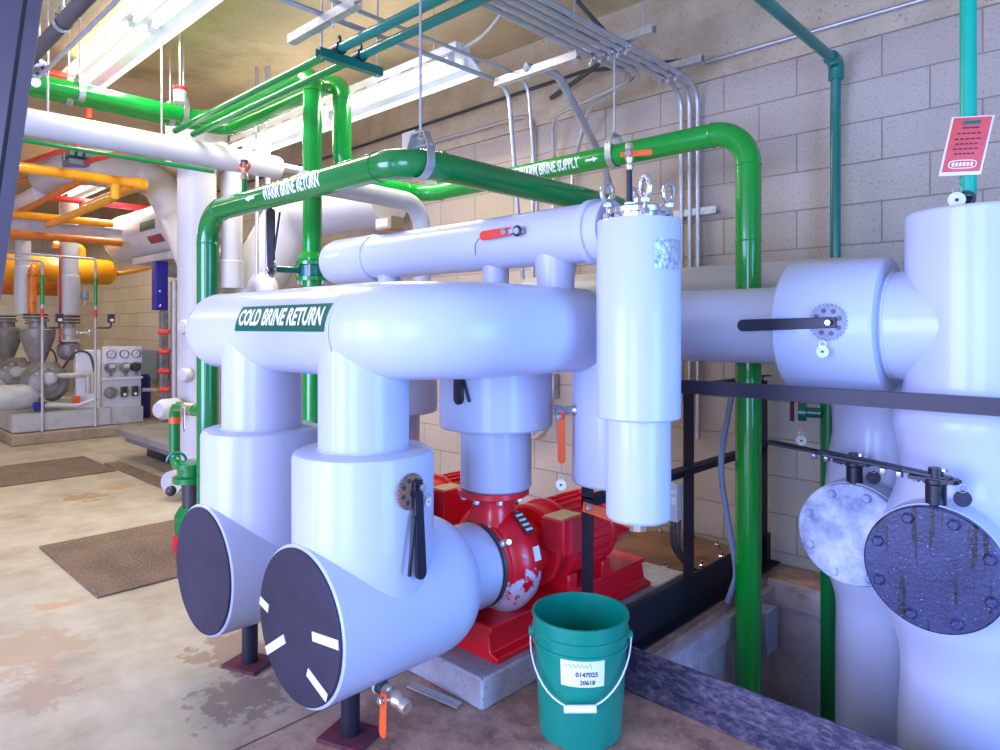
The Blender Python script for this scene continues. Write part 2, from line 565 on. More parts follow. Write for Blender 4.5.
# ------------------------------------------------------------------ setting
XL, XR, YF, YB, ZC = -15.0, 2.05, -2.7, 3.7, 3.3
PX0, PX1, PY0, PY1 = -1.39, 1.2, 2.10, 3.45      # pit opening
def quadbox(mb, x0, x1, y0, y1, z0, z1):
    return mb.box(((x0 + x1) / 2, (y0 + y1) / 2, (z0 + z1) / 2), (x1 - x0, y1 - y0, z1 - z0))
f = MB()
for a in ((XL, PX0, YF, YB + .1), (PX0, XR, YF, PY0), (PX0, XR, PY1, YB + .1), (PX1, XR, PY0, PY1)):
    quadbox(f, *a, -0.12, 0)
f.build('floor', FLOORM, kind='structure')
p_ = MB()
quadbox(p_, PX0 - .1, PX0, PY0 - .1, PY1 + .1, -.75, -.121)
quadbox(p_, PX1, PX1 + .1, PY0 - .1, PY1 + .1, -.75, -.121)
quadbox(p_, PX0, PX1, PY0 - .1, PY0, -.75, -.121)
quadbox(p_, PX0, PX1, PY1, PY1 + .1, -.75, -.121)
quadbox(p_, PX0, PX1, PY0, PY1, -.85, -.62)
# the slab edge around the opening and the step inside it
quadbox(p_, PX0 + .0, PX0 + .035, PY0, PY1, -.13, -.03)
quadbox(p_, PX0, PX1, PY1 - .03, PY1, -.12, -.002)
p_.build('floor_pit', PITC, kind='structure')
quadbox(MB(), XL, XR, YB, YB + .15, 0, ZC).build('wall_back', BLOCK, kind='structure')
quadbox(MB(), XL - .15, XL, YF, YB + .15, 0, ZC).build('wall_end', BLOCKF, kind='structure')
wf = MB()
for xa, xb in ((XL, -3.95), (-1.25, -.4), (1.3, XR)):
    quadbox(wf, xa, xb, YF - .15, YF, 0, ZC)
for xa, xb in ((-3.95, -1.25), (-.4, 1.3)):  # the wider opening is added for the fill lamp
    quadbox(wf, xa, xb, YF - .15, YF, 2.5, ZC)
wf.build('wall_front', BLOCKF, kind='structure')
wr = MB()
quadbox(wr, XR, XR + .15, YF, 0.68, 0, ZC); quadbox(wr, XR, XR + .15, 2.02, YB + .15, 0, ZC); quadbox(wr, XR, XR + .15, 0.68, 2.02, 2.2, ZC)  # opening added opposite the pit for the blue side lamp
wr.build('wall_right', BLOCK, kind='structure')
quadbox(MB(), XL - .15, XR + .15, YF - .15, YB + .15, ZC, ZC + .15).build('ceiling', CEIL, kind='structure')
t1 = MB()
quadbox(t1, XL, XR, YB - .012, YB + .05, 2.70, ZC)
t1.build('trim_1', BEAMC, kind='structure')
quadbox(MB(), -2.85, -1.59, 1.587, 2.95, 0, 0.106).build('floor_plinth', PLINTH, bevel=0.008, kind='structure')
quadbox(MB(), -14.2, -8.7, 1.66, 3.45, 0, 0.122).build('floor_pad', PADC, bevel=0.015, kind='structure')

# ------------------------------------------------------------------ common fittings
def lever(parent, pivot, tip, side, m=None, wd=0.022, th=0.010, trig=True, name='lever_handle', ts=1):
    """flat handle from pivot to tip; side = the direction its flat faces"""
    pivot, tip, side = V(pivot), V(tip), V(side).normalized()
    d = (tip - pivot); L = d.length; d.normalize(); x = side.cross(d)
    h = MB()
    def strip(a0, a1, w0, w1, off, t):
        n = 8; poly = [(-w0, a0), (w0, a0), (w1, a1 - w1)]
        poly += [(w1 * math.cos(PI * k / n), a1 - w1 + w1 * math.sin(PI * k / n)) for k in range(1, n)]
        poly += [(-w1, a1 - w1)]
        h.prism(poly, pivot + side * off, x, d, t)
    strip(-0.02, L, wd * .5, wd * .62, 0, th)
    o = h.build(name, m or BLKMET, parent, bevel=0.002)
    h2 = MB()
    h2.hexb(pivot + side * th, side, 0.011, 0.01)
    h2.build('handle_bolt', CHROME, o)
    if trig:
        t = MB()
        a = pivot + d * (L * .30) + x * (ts * wd * .6) - side * 0.004
        b = pivot + d * (L * .92) + x * (ts * wd * 1.5) - side * 0.004
        t.bar(a, b, 0.010, 0.010, side)
        t.build('trigger', m or BLKMET, o, bevel=0.003)
    return o

def notch_plate(parent, c, axis, R, m):
    c, axis = V(c), V(axis).normalized()
    X, Y, Z = basis(axis)
    poly = []
    nt = 28
    for k in range(nt):
        for q, rr in ((0, R), (0.5, R), (0.5, R * .9), (1.0, R * .9)):
            a = 2 * PI * (k + q) / nt
            poly.append((rr * math.cos(a), rr * math.sin(a)))
    p = MB().prism(poly, c, X, Y, 0.005).build('notch_plate', m, parent)
    hb = MB()
    for k in range(8):
        a = 2 * PI * k / 8 + .3
        hb.lathe([(0, 0), (R * .13, 0), (R * .13, .002), (0, .002)], c + X * (R * .64 * math.cos(a)) + Y * (R * .64 * math.sin(a)) + Z * 0.005, Z, 10)
    hb.build('plate_hole', DKGREY, p)
    return p

def round_tag(parent, c, face, R, m, ring_to=None):
    c, face = V(c), V(face).normalized()
    o = MB().cyl(c - face * .001, face, R, 0.0025, 24).build('round_tag', m, parent)
    r = MB()
    r.torus(c + V((0, 0, R * 1.25)), face, R * .5, 0.0018, 20, 6)
    if ring_to is not None:
        r.tube([c + V((0, 0, R * 1.7)), V(ring_to)], 0.0014, 6)
    r.build('tag_ring', GALV, parent)
    hb = MB().cyl(c + face * 0.0016, face, R * .22, 0.0012, 12)
    hb.build('tag_mark', INK, o)
    return o

def ball_valve(parent, a, b, handle_from, handle_to, side, R=0.018, grip=None, body=None):
    """brass body from a to b with a lever whose grip runs handle_from -> handle_to"""
    a, b = V(a), V(b); d = (b - a).normalized(); L = (b - a).length
    v = MB()
    v.lathe([(0, 0), (R * .8, 0), (R * .95, L * .04), (R * .95, L * .2), (R * .7, L * .25), (R * 1.05, L * .4), (R * 1.1, L * .5), (R * 1.05, L * .6), (R * .7, L * .75), (R * .95, L * .8), (R * .95, L * .96), (R * .8, L), (0, L)], a, d, 20)
    v.tube([(a + b) / 2, V(handle_from)], R * .35, 10)
    o = v.build('valve_body', body or BRASS, parent)
    lever(parent, handle_from, handle_to, side, grip or ORANGE, R * 1.2, 0.006, False, 'valve_handle')
    return o

def clevis(name_label, c, axis, r, ztop, group='pipe hangers on threaded rods'):
    """clevis hanger: strap round a pipe of radius r at c, nut and threaded rod up to ztop"""
    c = V(c); ax = V(axis).normalized(); sd = ax.cross(V((0, 0, 1)))
    t = thing('pipe_hanger', name_label, 'pipe hanger', (c.x, c.y, c.z - r), group)
    s_ = MB()
    pts = []
    for k in range(25):
        a = -PI * .5 + PI * (k / 24) * 1.0
    prof = []
    R = r + 0.004
    for k in range(37):
        a = PI + PI * k / 36
        prof.append((R * math.cos(a), R * math.sin(a)))
    prof = [(-R * .55, R * 1.75)] + [(-R, R * .8)] + prof + [(R, R * .8), (R * .55, R * 1.75), (-R * .55, R * 1.75)]
    W = 0.018
    vs = []; fs = []
    n = len(prof)
    for (a, b) in prof:
        for th in (0, 0.004):
            k = 1 + th / max(R, .01)
            for q in (-W, W):
                vs.append(c + sd * (a * k) + V((0, 0, b * k if b > -9 else b)) + ax * q)
    for i in range(n - 1):
        A = i * 4; B = A + 4
        fs += [(A, B, B + 1, A + 1), (A + 2, A + 3, B + 3, B + 2), (A, A + 2, B + 2, B), (A + 1, B + 1, B + 3, A + 3)]
    s_.add(vs, fs)
    s_.build('strap', GALV, t)
    MB().tube([c + V((0, 0, R * 1.6)), (c.x, c.y, ztop)], 0.0055, 10).build('threaded_rod', EMT, t)
    nb = MB()
    nb.hexb(c + V((0, 0, R * 1.8)), (0, 0, 1), 0.012, 0.012)
    nb.hexb(c + V((0, 0, R * 1.5)), (0, 0, 1), 0.012, 0.012)
    nb.build('rod_nut', CHROME, t)
    MB().tube([c + sd * (-R * 1.06) + V((0, 0, R * .95)), c + sd * (R * 1.06) + V((0, 0, R * .95))], 0.005, 8).build('cross_bolt', CHROME, t)
    return t

# ------------------------------------------------------------------ cold brine return header (front horizontal)
HX, HY, HZ, HR = -2.45, 1.26, 1.256, 0.150
h = thing('insulated_header', 'white insulated header pipe lettered COLD BRINE RETURN on a green band', 'pipe', (HX, HY, 0.885))
mb = MB()
path = fillet([(-2.78, HY, HZ), (-1.50, HY, HZ + .004), (-1.49, 1.98, HZ + .004)], 0.30, 14)
mb.tube(path, HR, 48, False)
mb.lathe([(HR, 0.0)] + [(HR * math.cos(a), HR * .82 * math.sin(a)) for a in [PI / 2 * k / 10 for k in range(1, 11)]], (-2.78, HY, HZ), (-1, 0, 0), 48)
mb.build('pipe_jacket', JACK, h)
for x in (-2.78, -1.76):
    MB().torus((x, HY, HZ), (1, 0, 0), HR + .0002, 0.0022, 48, 6).build('jacket_seam', SEAM, h)
for x, r in ((-2.45, .146), (-1.79, .141)):
    n_ = MB().tube([(x, HY, .86), (x, HY, HZ)], r, 44, False).build('branch_jacket', JACK, h)
    MB().torus((x, HY, .892), (0, 0, 1), r + .0005, 0.003, 44, 6).build('branch_seam', SEAM, n_)
LF = cyl_x(-2.065, HY, HZ, HR + .0018, 0.30)
lab = patch(lambda x, y: LF(x + y * .12, y), -.29, .29, -.046, .046, 4, 10).build('lettering_band', LABELG, h)
lab['label'] = 'dark green band with white capitals'
LT = cyl_x(-2.065, HY, HZ, HR + .0032, 0.30)
text_on('lettering', 'COLD BRINE RETURN', 0.079, LETTER, lab, LT, 0.70, 8, 0.036)

# ------------------------------------------------------------------ suction diffusers
def diffuser(X, label, tapes, drain):
    t = thing('suction_diffuser', label, 'pump fitting', (X, 1.26, 0), 'insulated suction diffusers')
    b = MB()
    R = 0.232; zc = 0.40; y0, y1 = 1.035, 1.61
    prof = [(0, 0), (R - .004, 0), (R, .004), (R, y1 - y0 - .13)]
    for k in range(1, 9):
        a = PI / 2 * k / 8
        prof.append((R - .085 + .085 * math.cos(a), y1 - y0 - .13 + .13 * math.sin(a)))
    prof.append((0, y1 - y0))
    b.lathe(prof, (X, y0, zc), (0, 1, 0), 64)
    b.build('body_jacket', JACK, t)
    c = MB(); r = 0.219
    c.lathe([(r, .40), (r, .868), (r - .006, .884), (r - .02, .89), (0, .89)], (X, 1.26, 0), (0, 0, 1), 56)
    c.build('riser_jacket', JACK, t)
    d = MB().lathe([(0, 0), (R - .012, 0), (R - .009, .003), (R - .009, .012), (0, .012)], (X, y0 - .009, zc), (0, 1, 0), 64)
    cov = d.build('end_cover', BLACK, t); cov['label'] = 'black foam end disc'
    for a0, a1, r0, r1 in tapes:
        p = MB()
        A = V((math.cos(a0) * r0, 0, math.sin(a0) * r0)); B = V((math.cos(a1) * r1, 0, math.sin(a1) * r1))
        o_ = V((X, y0 - .0105, zc))
        p.bar(o_ + A, o_ + B, 0.026, 0.002, (0, 1, 0))
        p.build('tape_strip', TAPE, cov)
    l = MB().tube([(X, 1.21, .012), (X, 1.21, .21)], 0.029, 24).build('support_leg', BLKMET, t)
    MB().box((X, 1.21, .006), (.16, .13, .012), .35).build('base_plate', RUSTRED, l, bevel=.002)
    if drain:
        ball_valve(t, (X + .15, 1.23, .195), (X + .255, 1.23, .178), (X + .185, 1.195, .19), (X + .185, 1.192, .08), (0, -1, 0), .022)
        MB().lathe([(0, 0), (.022, 0), (.024, .01), (.024, .03), (.018, .05), (0, .05)], (X + .10, 1.23, .203), (1, 0, -.15), 20).build('drain_nipple', DKGREY, t)
        MB().torus((X + .123, 1.23, .20), (1, 0, -.15), .023, .005, 20, 8).build('drain_collar', WHITE, t)
        notch_plate(t, (X + .221, 1.268, .787), (1, .08, 0), .054, RUSTP)
        MB().tube([(X + .2, 1.275, .78), (X + .245, 1.277, .78)], .012, 12).build('valve_stem', BLKMET, t)
        lever(t, (X + .240, 1.285, .80), (X + .252, 1.288, .53), (1, .08, 0), None, .032, .012, ts=-1)
        round_tag(t, (X + .223, 1.335, .745), (1, .3, 0), .014, WHITE)
    return t
diffuser(-1.79, 'white insulated suction fitting whose black end disc carries four white tape strips', [(3.06, 3.11, .219, .165), (-2.52, -2.445, .219, .087), (0, .076, .087, .218), (-1.06, -.74, .125, .218)], True)
diffuser(-2.45, 'white insulated suction fitting with a plain black end disc, beside the taped one', [], False)
one('scrap_strip', MB().bar((-1.86, 1.50, .028), (-1.66, 1.55, .010), .035, .006), GALV, (-1.76, 1.53, .0), 'thin grey metal strip lying along the concrete pump plinth', 'metal strip')
one('bottle_cap', MB().lathe([(0, 0), (.012, 0), (.012, .006), (0, .007)], (-1.41, 1.42, 0), (0, 0, 1), 16), WHITE, (-1.41, 1.42, 0), 'small white disc dropped on the brown floor in front of the plinth', 'cap')

# ------------------------------------------------------------------ pump discharge risers with valve jackets
def riser(X, label):
    t = thing('discharge_riser', label, 'pipe', (X, 1.86, .66), 'insulated pump discharge risers')
    MB().lathe([(0, .665), (.128, .665), (.135, .672), (.135, 1.13), (.05, 1.14), (.05, 1.56)], (X, 1.86, 0), (0, 0, 1), 44).build('riser_jacket', JACK, t)
    MB().lathe([(.13, .895), (.208, .895), (.214, .902), (.214, 1.12), (.208, 1.127), (.13, 1.127)], (X, 1.86, 0), (0, 0, 1), 52).build('valve_jacket', JACK, t)
    a = math.atan2(-1.86, -X) - .66
    c, s_ = math.cos(a), math.sin(a)
    q = V((X + .225 * c, 1.86 + .225 * s_, 1.14))
    lever(t, q, q + V((0.004, 0, -.145)), (c, s_, 0), None, .034, .012)
    return t
riser(-1.79, 'white insulated riser with a wide valve collar standing on the red pump')
riser(-2.45, 'white insulated riser half hidden behind the front header and its branch')

# ------------------------------------------------------------------ pumps
def pump(X, label):
    t = thing('base_mounted_pump', label, 'pump', (X, 2.2, .106), 'red base-mounted pumps')
    zc = .40
    MB().lathe([(.118, 0), (.150, .0), (.153, .02), (.153, .155), (.140, .175), (.10, .175)], (X, 1.580, zc), (0, 1, 0), 44).build('suction_flange_jacket', JACK, t)
    MB().torus((X, 1.757, zc), (0, 1, 0), .150, .007, 44, 8).build('gasket', DKGREY, t)
    v = MB()
    v.lathe([(0, .0), (.150, .0), (.160, .010), (.160, .022), (.172, .032), (.196, .065), (.203, .10), (.194, .14), (.165, .175), (.12, .19), (.09, .195), (0, .195)], (X, 1.762, zc), (0, 1, 0), 52)
    vo = v.build('volute', SPLASH, t); vo['label'] = 'red casing splashed with white'
    n_ = MB()
    n_.lathe([(.125, .41), (.118, .50), (.092, .56), (.080, .60), (.085, .63), (.095, .640), (.132, .643), (.136, .646), (.136, .664), (0, .664)], (X, 1.845, 0), (0, 0, 1), 44)
    n_.build('discharge_neck', RED, t)
    for k in range(8):
        a = 2 * PI * k / 8 + .2
        MB().hexb((X + .112 * math.cos(a), 1.845 + .112 * math.sin(a), .643), (0, 0, -1), .013, .018).build('flange_bolt', CHROME, t)
    m = MB()
    m.lathe([(0, 0), (.095, 0), (.11, .03), (.11, .10), (.150, .10), (.160, .11), (.160, .135), (.150, .145), (.148, .20), (.165, .205), (.165, .225), (.148, .232), (.148, .47), (.158, .475), (.158, .50), (.135, .52), (.12, .53), (.118, .66), (.105, .68), (0, .68)], (X, 1.94, zc), (0, 1, 0), 48)
    for k in range(26):
        a = 2 * PI * k / 26
        c, s_ = math.cos(a), math.sin(a)
        m.bar((X + .150 * c, 2.175, zc + .150 * s_), (X + .150 * c, 2.40, zc + .150 * s_), .016, .005, (-s_, 0, c))
    m.build('motor', RED, t)
    tb = MB().prism([(-.065, -.055), (.065, -.055), (.065, .03), (.035, .065), (-.065, .065)], (X + .20, 2.03, zc + .07), (0, 1, 0), (0, 0, 1), -.13)
    tb = MB()
    tb.box((X + .165, 2.06, zc + .085), (.11, .14, .125))
    tbo = tb.build('terminal_box', DRED, t, bevel=.006)
    MB().box((X + .223, 2.06, zc + .085), (.008, .148, .133)).build('box_lid', RED, tbo, bevel=.002)
    MB().box((X + .165, 2.06, zc + .150), (.09, .12, .004)).build('box_sticker', mat('cream_sticker', lin(216, 186, 130), .5), tbo)
    a = 1.05
    pl = MB(); pl.box((X + .137, 1.865, zc + .155), (.004, .045, .09), M=Matrix.Rotation(-.855, 3, 'Y'))
    plo = pl.build('nameplate', DKGREY, t)
    pr = MB()
    for k in range(4):
        q = .021 * (k - 1.5)
        pr.box((X + .139 - .754 * q, 1.865, zc + .1573 + .656 * q), (.002, .034, .009), M=Matrix.Rotation(-.855, 3, 'Y'))
    pr.build('nameplate_print', PAPER, plo)
    MB().box((X + .197, 1.868, zc + .055), (.004, .03, .05), M=Matrix.Rotation(-.27, 3, 'Y')).build('rating_label', PAPER, t)
    MB().lathe([(0, 0), (.014, 0), (.014, .02), (.009, .024), (.009, .05), (0, .05)], (X + .17, 1.72, zc + .12), (1, -.4, .4), 12).build('vent_plug', CHROME, t)
    b = MB()
    prof = [(-.17, 0), (.17, 0), (.17, .02), (.135, .03), (.125, .095), (.14, .10), (.14, .12), (-.14, .12), (-.14, .10), (-.125, .095), (-.135, .03), (-.17, .02)]
    b.prism(prof, (X, 2.69, .106), (1, 0, 0), (0, 0, 1), 1.0)
    b.build('pump_base', RED, t, bevel=.004)
    f = MB(); f.box((X, 1.85, .245), (.10, .12, .06)); f.build('pump_foot', RED, t, bevel=.006)
    for y in (2.17, 2.40):
        MB().box((X, y, .25), (.26, .06, .07)).build('motor_foot', RED, t, bevel=.006)
    return t
P1 = pump(-1.79, 'red pump with splashed casing on the concrete plinth behind the bucket')
P2 = dup(P1, (-.66, 0, 0), 'red pump half hidden behind the white suction fittings')

# ------------------------------------------------------------------ discharge header, pot, separator
t = thing('discharge_header', 'white insulated upper header with a dome end and a red lever valve', 'pipe', (-2.5, 1.86, 1.47))
m_ = MB()
m_.tube([(-2.56, 1.86, 1.585), (-1.262, 1.86, 1.585)], .099, 44, True)
m_.build('pipe_jacket', JACK, t)
m_ = MB()
m_.lathe([(0, -.085), (.03, -.081), (.06, -.070), (.085, -.05), (.104, -.022), (.109, .015), (.109, .30), (.106, .310), (.098, .314)], (-2.84, 1.86, 1.582), (1, 0, 0), 44)
m_.build('end_jacket', JACK, t)
MB().lathe([(.098, 0), (.108, .004), (.108, .03), (.098, .034)], (-1.345, 1.86, 1.585), (1, 0, 0), 44).build('end_collar', JACK, t)
MB().lathe([(.062, 1.36), (.066, 1.44), (.075, 1.53), (.075, 1.56)], (-1.50, 1.86, 0), (0, 0, 1), 32).build('drop_jacket', JACK, t)
yv = 1.86 - .099
MB().lathe([(.018, 0), (.019, .02), (.012, .022), (.012, .05), (0, .05)], (-1.57, yv + .02, 1.60), (0, -1, 0), 20).build('valve_stub', GALV, t)
MB().torus((-1.57, yv - .025, 1.60), (0, 1, 0), .014, .006, 18, 8).build('valve_bonnet', BLKMET, t)
lever(t, (-1.62, yv - .03, 1.602), (-1.75, yv - .03, 1.598), (0, -1, 0), REDGRIP, .028, .006, False, 'valve_handle')
MB().bar((-1.565, yv - .028, 1.602), (-1.64, yv - .028, 1.600), .014, .005, (0, -1, 0)).build('handle_shank', GALV, t)
MB().tube(fillet([(-1.75, yv - .03, 1.59), (-1.77, yv - .03, 1.57), (-1.77, yv - .03, 1.53)], .01), .002, 6).build('tag_cord', DKGREY, t)
one('carton', MB().box((-2.42, 1.84, 1.725), (.10, .08, .055), .1), CARD, (-2.42, 1.84, 1.70), 'small cardboard carton resting on the dome end of the upper white header', 'carton', bevel=.002)
cl = MB().box((-2.422, 1.7985, 1.725), (.075, .002, .036), .1).build('carton_label', PAPER, bpy.data.objects['carton'])

t = thing('air_separator', 'tall white insulated strainer with a bolted lid and ring nuts', 'strainer', (-1.166, 1.86, .64))
sx, sy = -1.166, 1.86
m_ = MB()
m_.lathe([(.10, .985), (.126, .985), (.131, .990), (.131, 1.597), (.128, 1.603), (.05, 1.605)], (sx, sy, 0), (0, 0, 1), 56)
m_.build('upper_jacket', JACK, t)
MB().lathe([(0, .668), (.095, .668), (.101, .676), (.101, 1.0)], (sx, sy, 0), (0, 0, 1), 52).build('lower_jacket', JACK, t)
lid = MB().lathe([(.075, 1.60), (.082, 1.603), (.082, 1.622), (.095, 1.624), (.095, 1.640), (.088, 1.645), (.03, 1.652), (0, 1.652)], (sx, sy, 0), (0, 0, 1), 44).build('strainer_lid', CHROME, t)
for k in range(4):
    a = -.80 + k * PI / 2
    q = V((sx + .098 * math.cos(a), sy + .098 * math.sin(a), 1.605))
    e = MB()
    e.hexb(q, (0, 0, 1), .015, .024)
    e.tube([q, q + V((0, 0, .07))], .006, 10)
    e.hexb(q + V((0, 0, .042)), (0, 0, 1), .014, .016)
    e.torus(q + V((0, 0, .088)), (math.sin(a + .5), -math.cos(a + .5), 0), .026, .009, 24, 10, sx=.75, sy=1.2)
    e.build('ring_nut', CHROME, t)
MB().tube([(sx - .02, sy - .02, 1.65), (sx - .02, sy - .02, 1.772)], .009, 14).build('vent_nipple', BLKMET, t)
MB().hexb((sx - .02, sy - .02, 1.65), (0, 0, 1), .018, .014).build('vent_bush', CHROME, t)
ball_valve(t, (sx - .02, sy - .02, 1.765), (sx - .02, sy - .02, 1.85), (sx - .015, sy - .04, 1.812), (sx + .045, sy + .012, 1.818), (.66, -.75, 0), .013)
a0 = math.atan2(-sy, -sx) + .74
SF = lambda x, y: (sx + .1325 * math.cos(a0 + x / .13), sy + .1325 * math.sin(a0 + x / .13), 1.49 + y)
pw = patch(SF, -.05, .062, -.045, .045, 8, 4).build('torn_jacket_window', FOIL, t)
fr = MB().lathe([(0, 0), (.028, 0), (.030, .02), (.022, .024), (.022, .04), (0, .04)], (sx, sy, .63), (0, 0, 1), 8)
fr.build('drain_plug', BRASS, t)
MB().lathe([(0, 0), (.055, 0), (.055, .012), (0, .012)], (sx, sy, .66), (0, 0, 1), 32).build('drain_flange', GALV, t)

t = thing('insulated_drop_leg', 'white insulated closed pipe leg behind the strainer with an orange lever valve', 'pipe', (-1.42, 2.12, .69))
px, py = -1.42, 2.115
MB().lathe([(0, .70), (.155, .70), (.163, .708), (.163, 1.352), (.158, 1.358), (.10, 1.36)], (px, py, 0), (0, 0, 1), 52).build('leg_jacket', JACK, t)
a = math.atan2(-py, -px) - 1.15
c, s_ = math.cos(a), math.sin(a)
q = V((px + .165 * c, py + .165 * s_, .97))
MB().lathe([(0, 0), (.022, 0), (.022, .02), (.014, .03), (.014, .07), (.020, .072), (.020, .09), (0, .09)], q - V((c, s_, 0)) * .02, (c, s_, 0), 14).build('valve_body', GALV, t)
q2 = q + V((c, s_, 0)) * .045 + V((0.01, -.02, -.02))
lever(t, q2, q2 + V((0, 0, -.17)), (.1, -1, 0), ORANGE, .026, .006, False, 'valve_handle')
round_tag(t, q2 + V((0, 0, -.245)), (.3, -1, 0), .020, WHITE, q2 + V((0, 0, -.17)))

# ------------------------------------------------------------------ pipes to the pit: main run, valve jacket, big risers
MY, MZ = 2.73, 1.275
t = thing('insulated_main_pipe', 'white insulated main with a large valve collar and long black lever', 'pipe', (-.9, MY, 1.03))
MB().tube([(-1.9, MY, MZ), (-1.02, MY, MZ)], .153, 48).build('pipe_jacket', JACK, t)
MB().lathe([(.1, 0), (.238, 0), (.246, .008), (.246, .325), (.240, .335), (.1, .338)], (-1.0, MY, MZ), (1, 0, 0), 64).build('valve_jacket', JACK, t)
MB().tube([(-.68, MY, MZ), (-.45, MY, MZ)], [.19, .20], 48).build('neck_jacket', JACK, t)
sm = MB(); sm.torus((-.652, MY, MZ), (1, 0, 0), .193, .004, 48, 6); sm.build('neck_seam', SEAM, t)
notch_plate(t, (-.80, MY - .246, 1.287), (0, -1, 0), .064, mat('notch_grey', (.26, .29, .38), .5, .2, col2=(.18, .20, .28), scale=40))
MB().tube([(-.80, MY - .23, 1.287), (-.80, MY - .275, 1.287)], .013, 14).build('valve_stem', BLKMET, t)
lever(t, (-.79, MY - .262, 1.285), (-1.115, MY - .27, 1.275), (0, -1, 0), None, .036, .012, False)
round_tag(t, (-.812, MY - .262, 1.185), (0, -1, 0), .021, PAPER, (-.805, MY - .262, 1.225))

def lathe_pts(P):
    out = []
    for i, (r, z) in enumerate(P):
        out.append((r, z))
    # smooth interpolation (Catmull-Rom) so tees blend
    res = []
    for i in range(len(P) - 1):
        p0 = P[max(i - 1, 0)]; p1 = P[i]; p2 = P[i + 1]; p3 = P[min(i + 2, len(P) - 1)]
        for k in range(6):
            u = k / 6
            r = .5 * (2 * p1[0] + (p2[0] - p0[0]) * u + (2 * p0[0] - 5 * p1[0] + 4 * p2[0] - p3[0]) * u * u + (3 * p1[0] - p0[0] - 3 * p2[0] + p3[0]) * u ** 3)
            res.append((r, p1[1] + (p2[1] - p1[1]) * u))
    res.append(P[-1])
    return res

def pit_riser(X, Y, prof, cap, label, dX, dY, dz, dR, covm, lv):
    t = thing('pit_riser', label, 'pipe', (X, Y, prof[0][1]))
    L = lathe_pts(prof)
    pr = [(0, L[0][1])] + L + ([(L[-1][0] - .006, L[-1][1] + .008), (0, L[-1][1] + .010)] if cap else [])
    MB().lathe(pr, (X, Y, 0), (0, 0, 1), 64).build('riser_jacket', JACK, t)
    s_ = MB()
    s_.lathe([(0, 0), (dR - .012, 0), (dR, .006), (dR, .10), (dR * .93, .16), (dR * .9, Y - dY)], (dX, dY + .02, dz), (0, 1, 0), 56)
    s_.build('strainer_jacket', JACK, t)
    cov = MB().lathe([(0, 0), (dR - .008, 0), (dR - .003, .004), (dR - .003, .022), (0, .022)], (dX, dY, dz), (0, 1, 0), 56).build('bolted_cover', covm, t)
    for k in range(8):
        a = 2 * PI * k / 8 + .42
        MB().lathe([(0, 0), (.017, 0), (.017, .008), (.012, .014), (0, .014)], (dX + dR * .82 * math.cos(a), dY, dz + dR * .82 * math.sin(a)), (0, -1, 0), 6).build('cover_bolt', covm, cov)
    st = MB(); yc = dY + .05
    st.lathe([(.026, 0), (.028, .0), (.028, .075), (.034, .08), (.034, .092), (.02, .095), (.02, .125), (0, .125)], (dX, yc, dz + dR - .02), (0, 0, 1), 24)
    sto = st.build('valve_stem', BLKMET, t)
    zt = dz + dR + .085
    MB().prism([(-.07, -.022), (.05, -.03), (.065, 0), (.05, .03), (-.07, .022)], (dX, yc, zt - .02), (1, 0, 0), (0, 1, 0), .012).build('stem_bracket', BLKMET, t)
    lever(t, (dX + .02, yc, zt), (dX - lv, yc + .02, zt + .03), (0, 0, 1), None, .036, .012)
    for k in range(3):
        MB().hexb((dX - .05 - k * .045, yc - .01, zt - .008 + k * .004), (0, 0, -1), .012, .018).build('lever_nut', CHROME, t)
    round_tag(t, (dX + .072, yc - .03, zt - .055), (.5, -1, 0), .024, BLACK, (dX + .05, yc, zt - .012))
    return t
pit_riser(-.405, MY, [(.235, -.62), (.234, -.10), (.226, .10), (.236, .20), (.284, .34), (.30, .52), (.262, .66), (.227, .78), (.236, .88), (.250, .96), (.232, 1.02), (.217, 1.08), (.213, 1.16), (.213, 1.30), (.213, 1.644)], True,
          'large white insulated riser with the wet black bolted cover, lever on top', -.46, 2.33, .555, .188, WETBLK, .34)
pit_riser(-.79, 3.05, [(.156, -.62), (.156, .0), (.156, .16), (.184, .26), (.20, .5), (.186, .72), (.168, .84), (.170, .92), (.182, 1.02), (.180, 1.15), (.168, 1.25), (.168, 1.42)], True,
          'white insulated riser with the frost covered bolted cover, behind the wet black one', -.79, 2.694, .507, .189, FROST, .33)
t = thing('insulated_rear_pipe', 'white insulated pipe along the block wall behind the green post', 'pipe', (-1.8, 3.45, 1.36))
MB().tube(fillet([(-3.0, 3.45, 1.48), (-.79, 3.45, 1.48), (-.79, 3.0, 1.30)], .25, 10), .12, 44).build('pipe_jacket', JACKD, t)

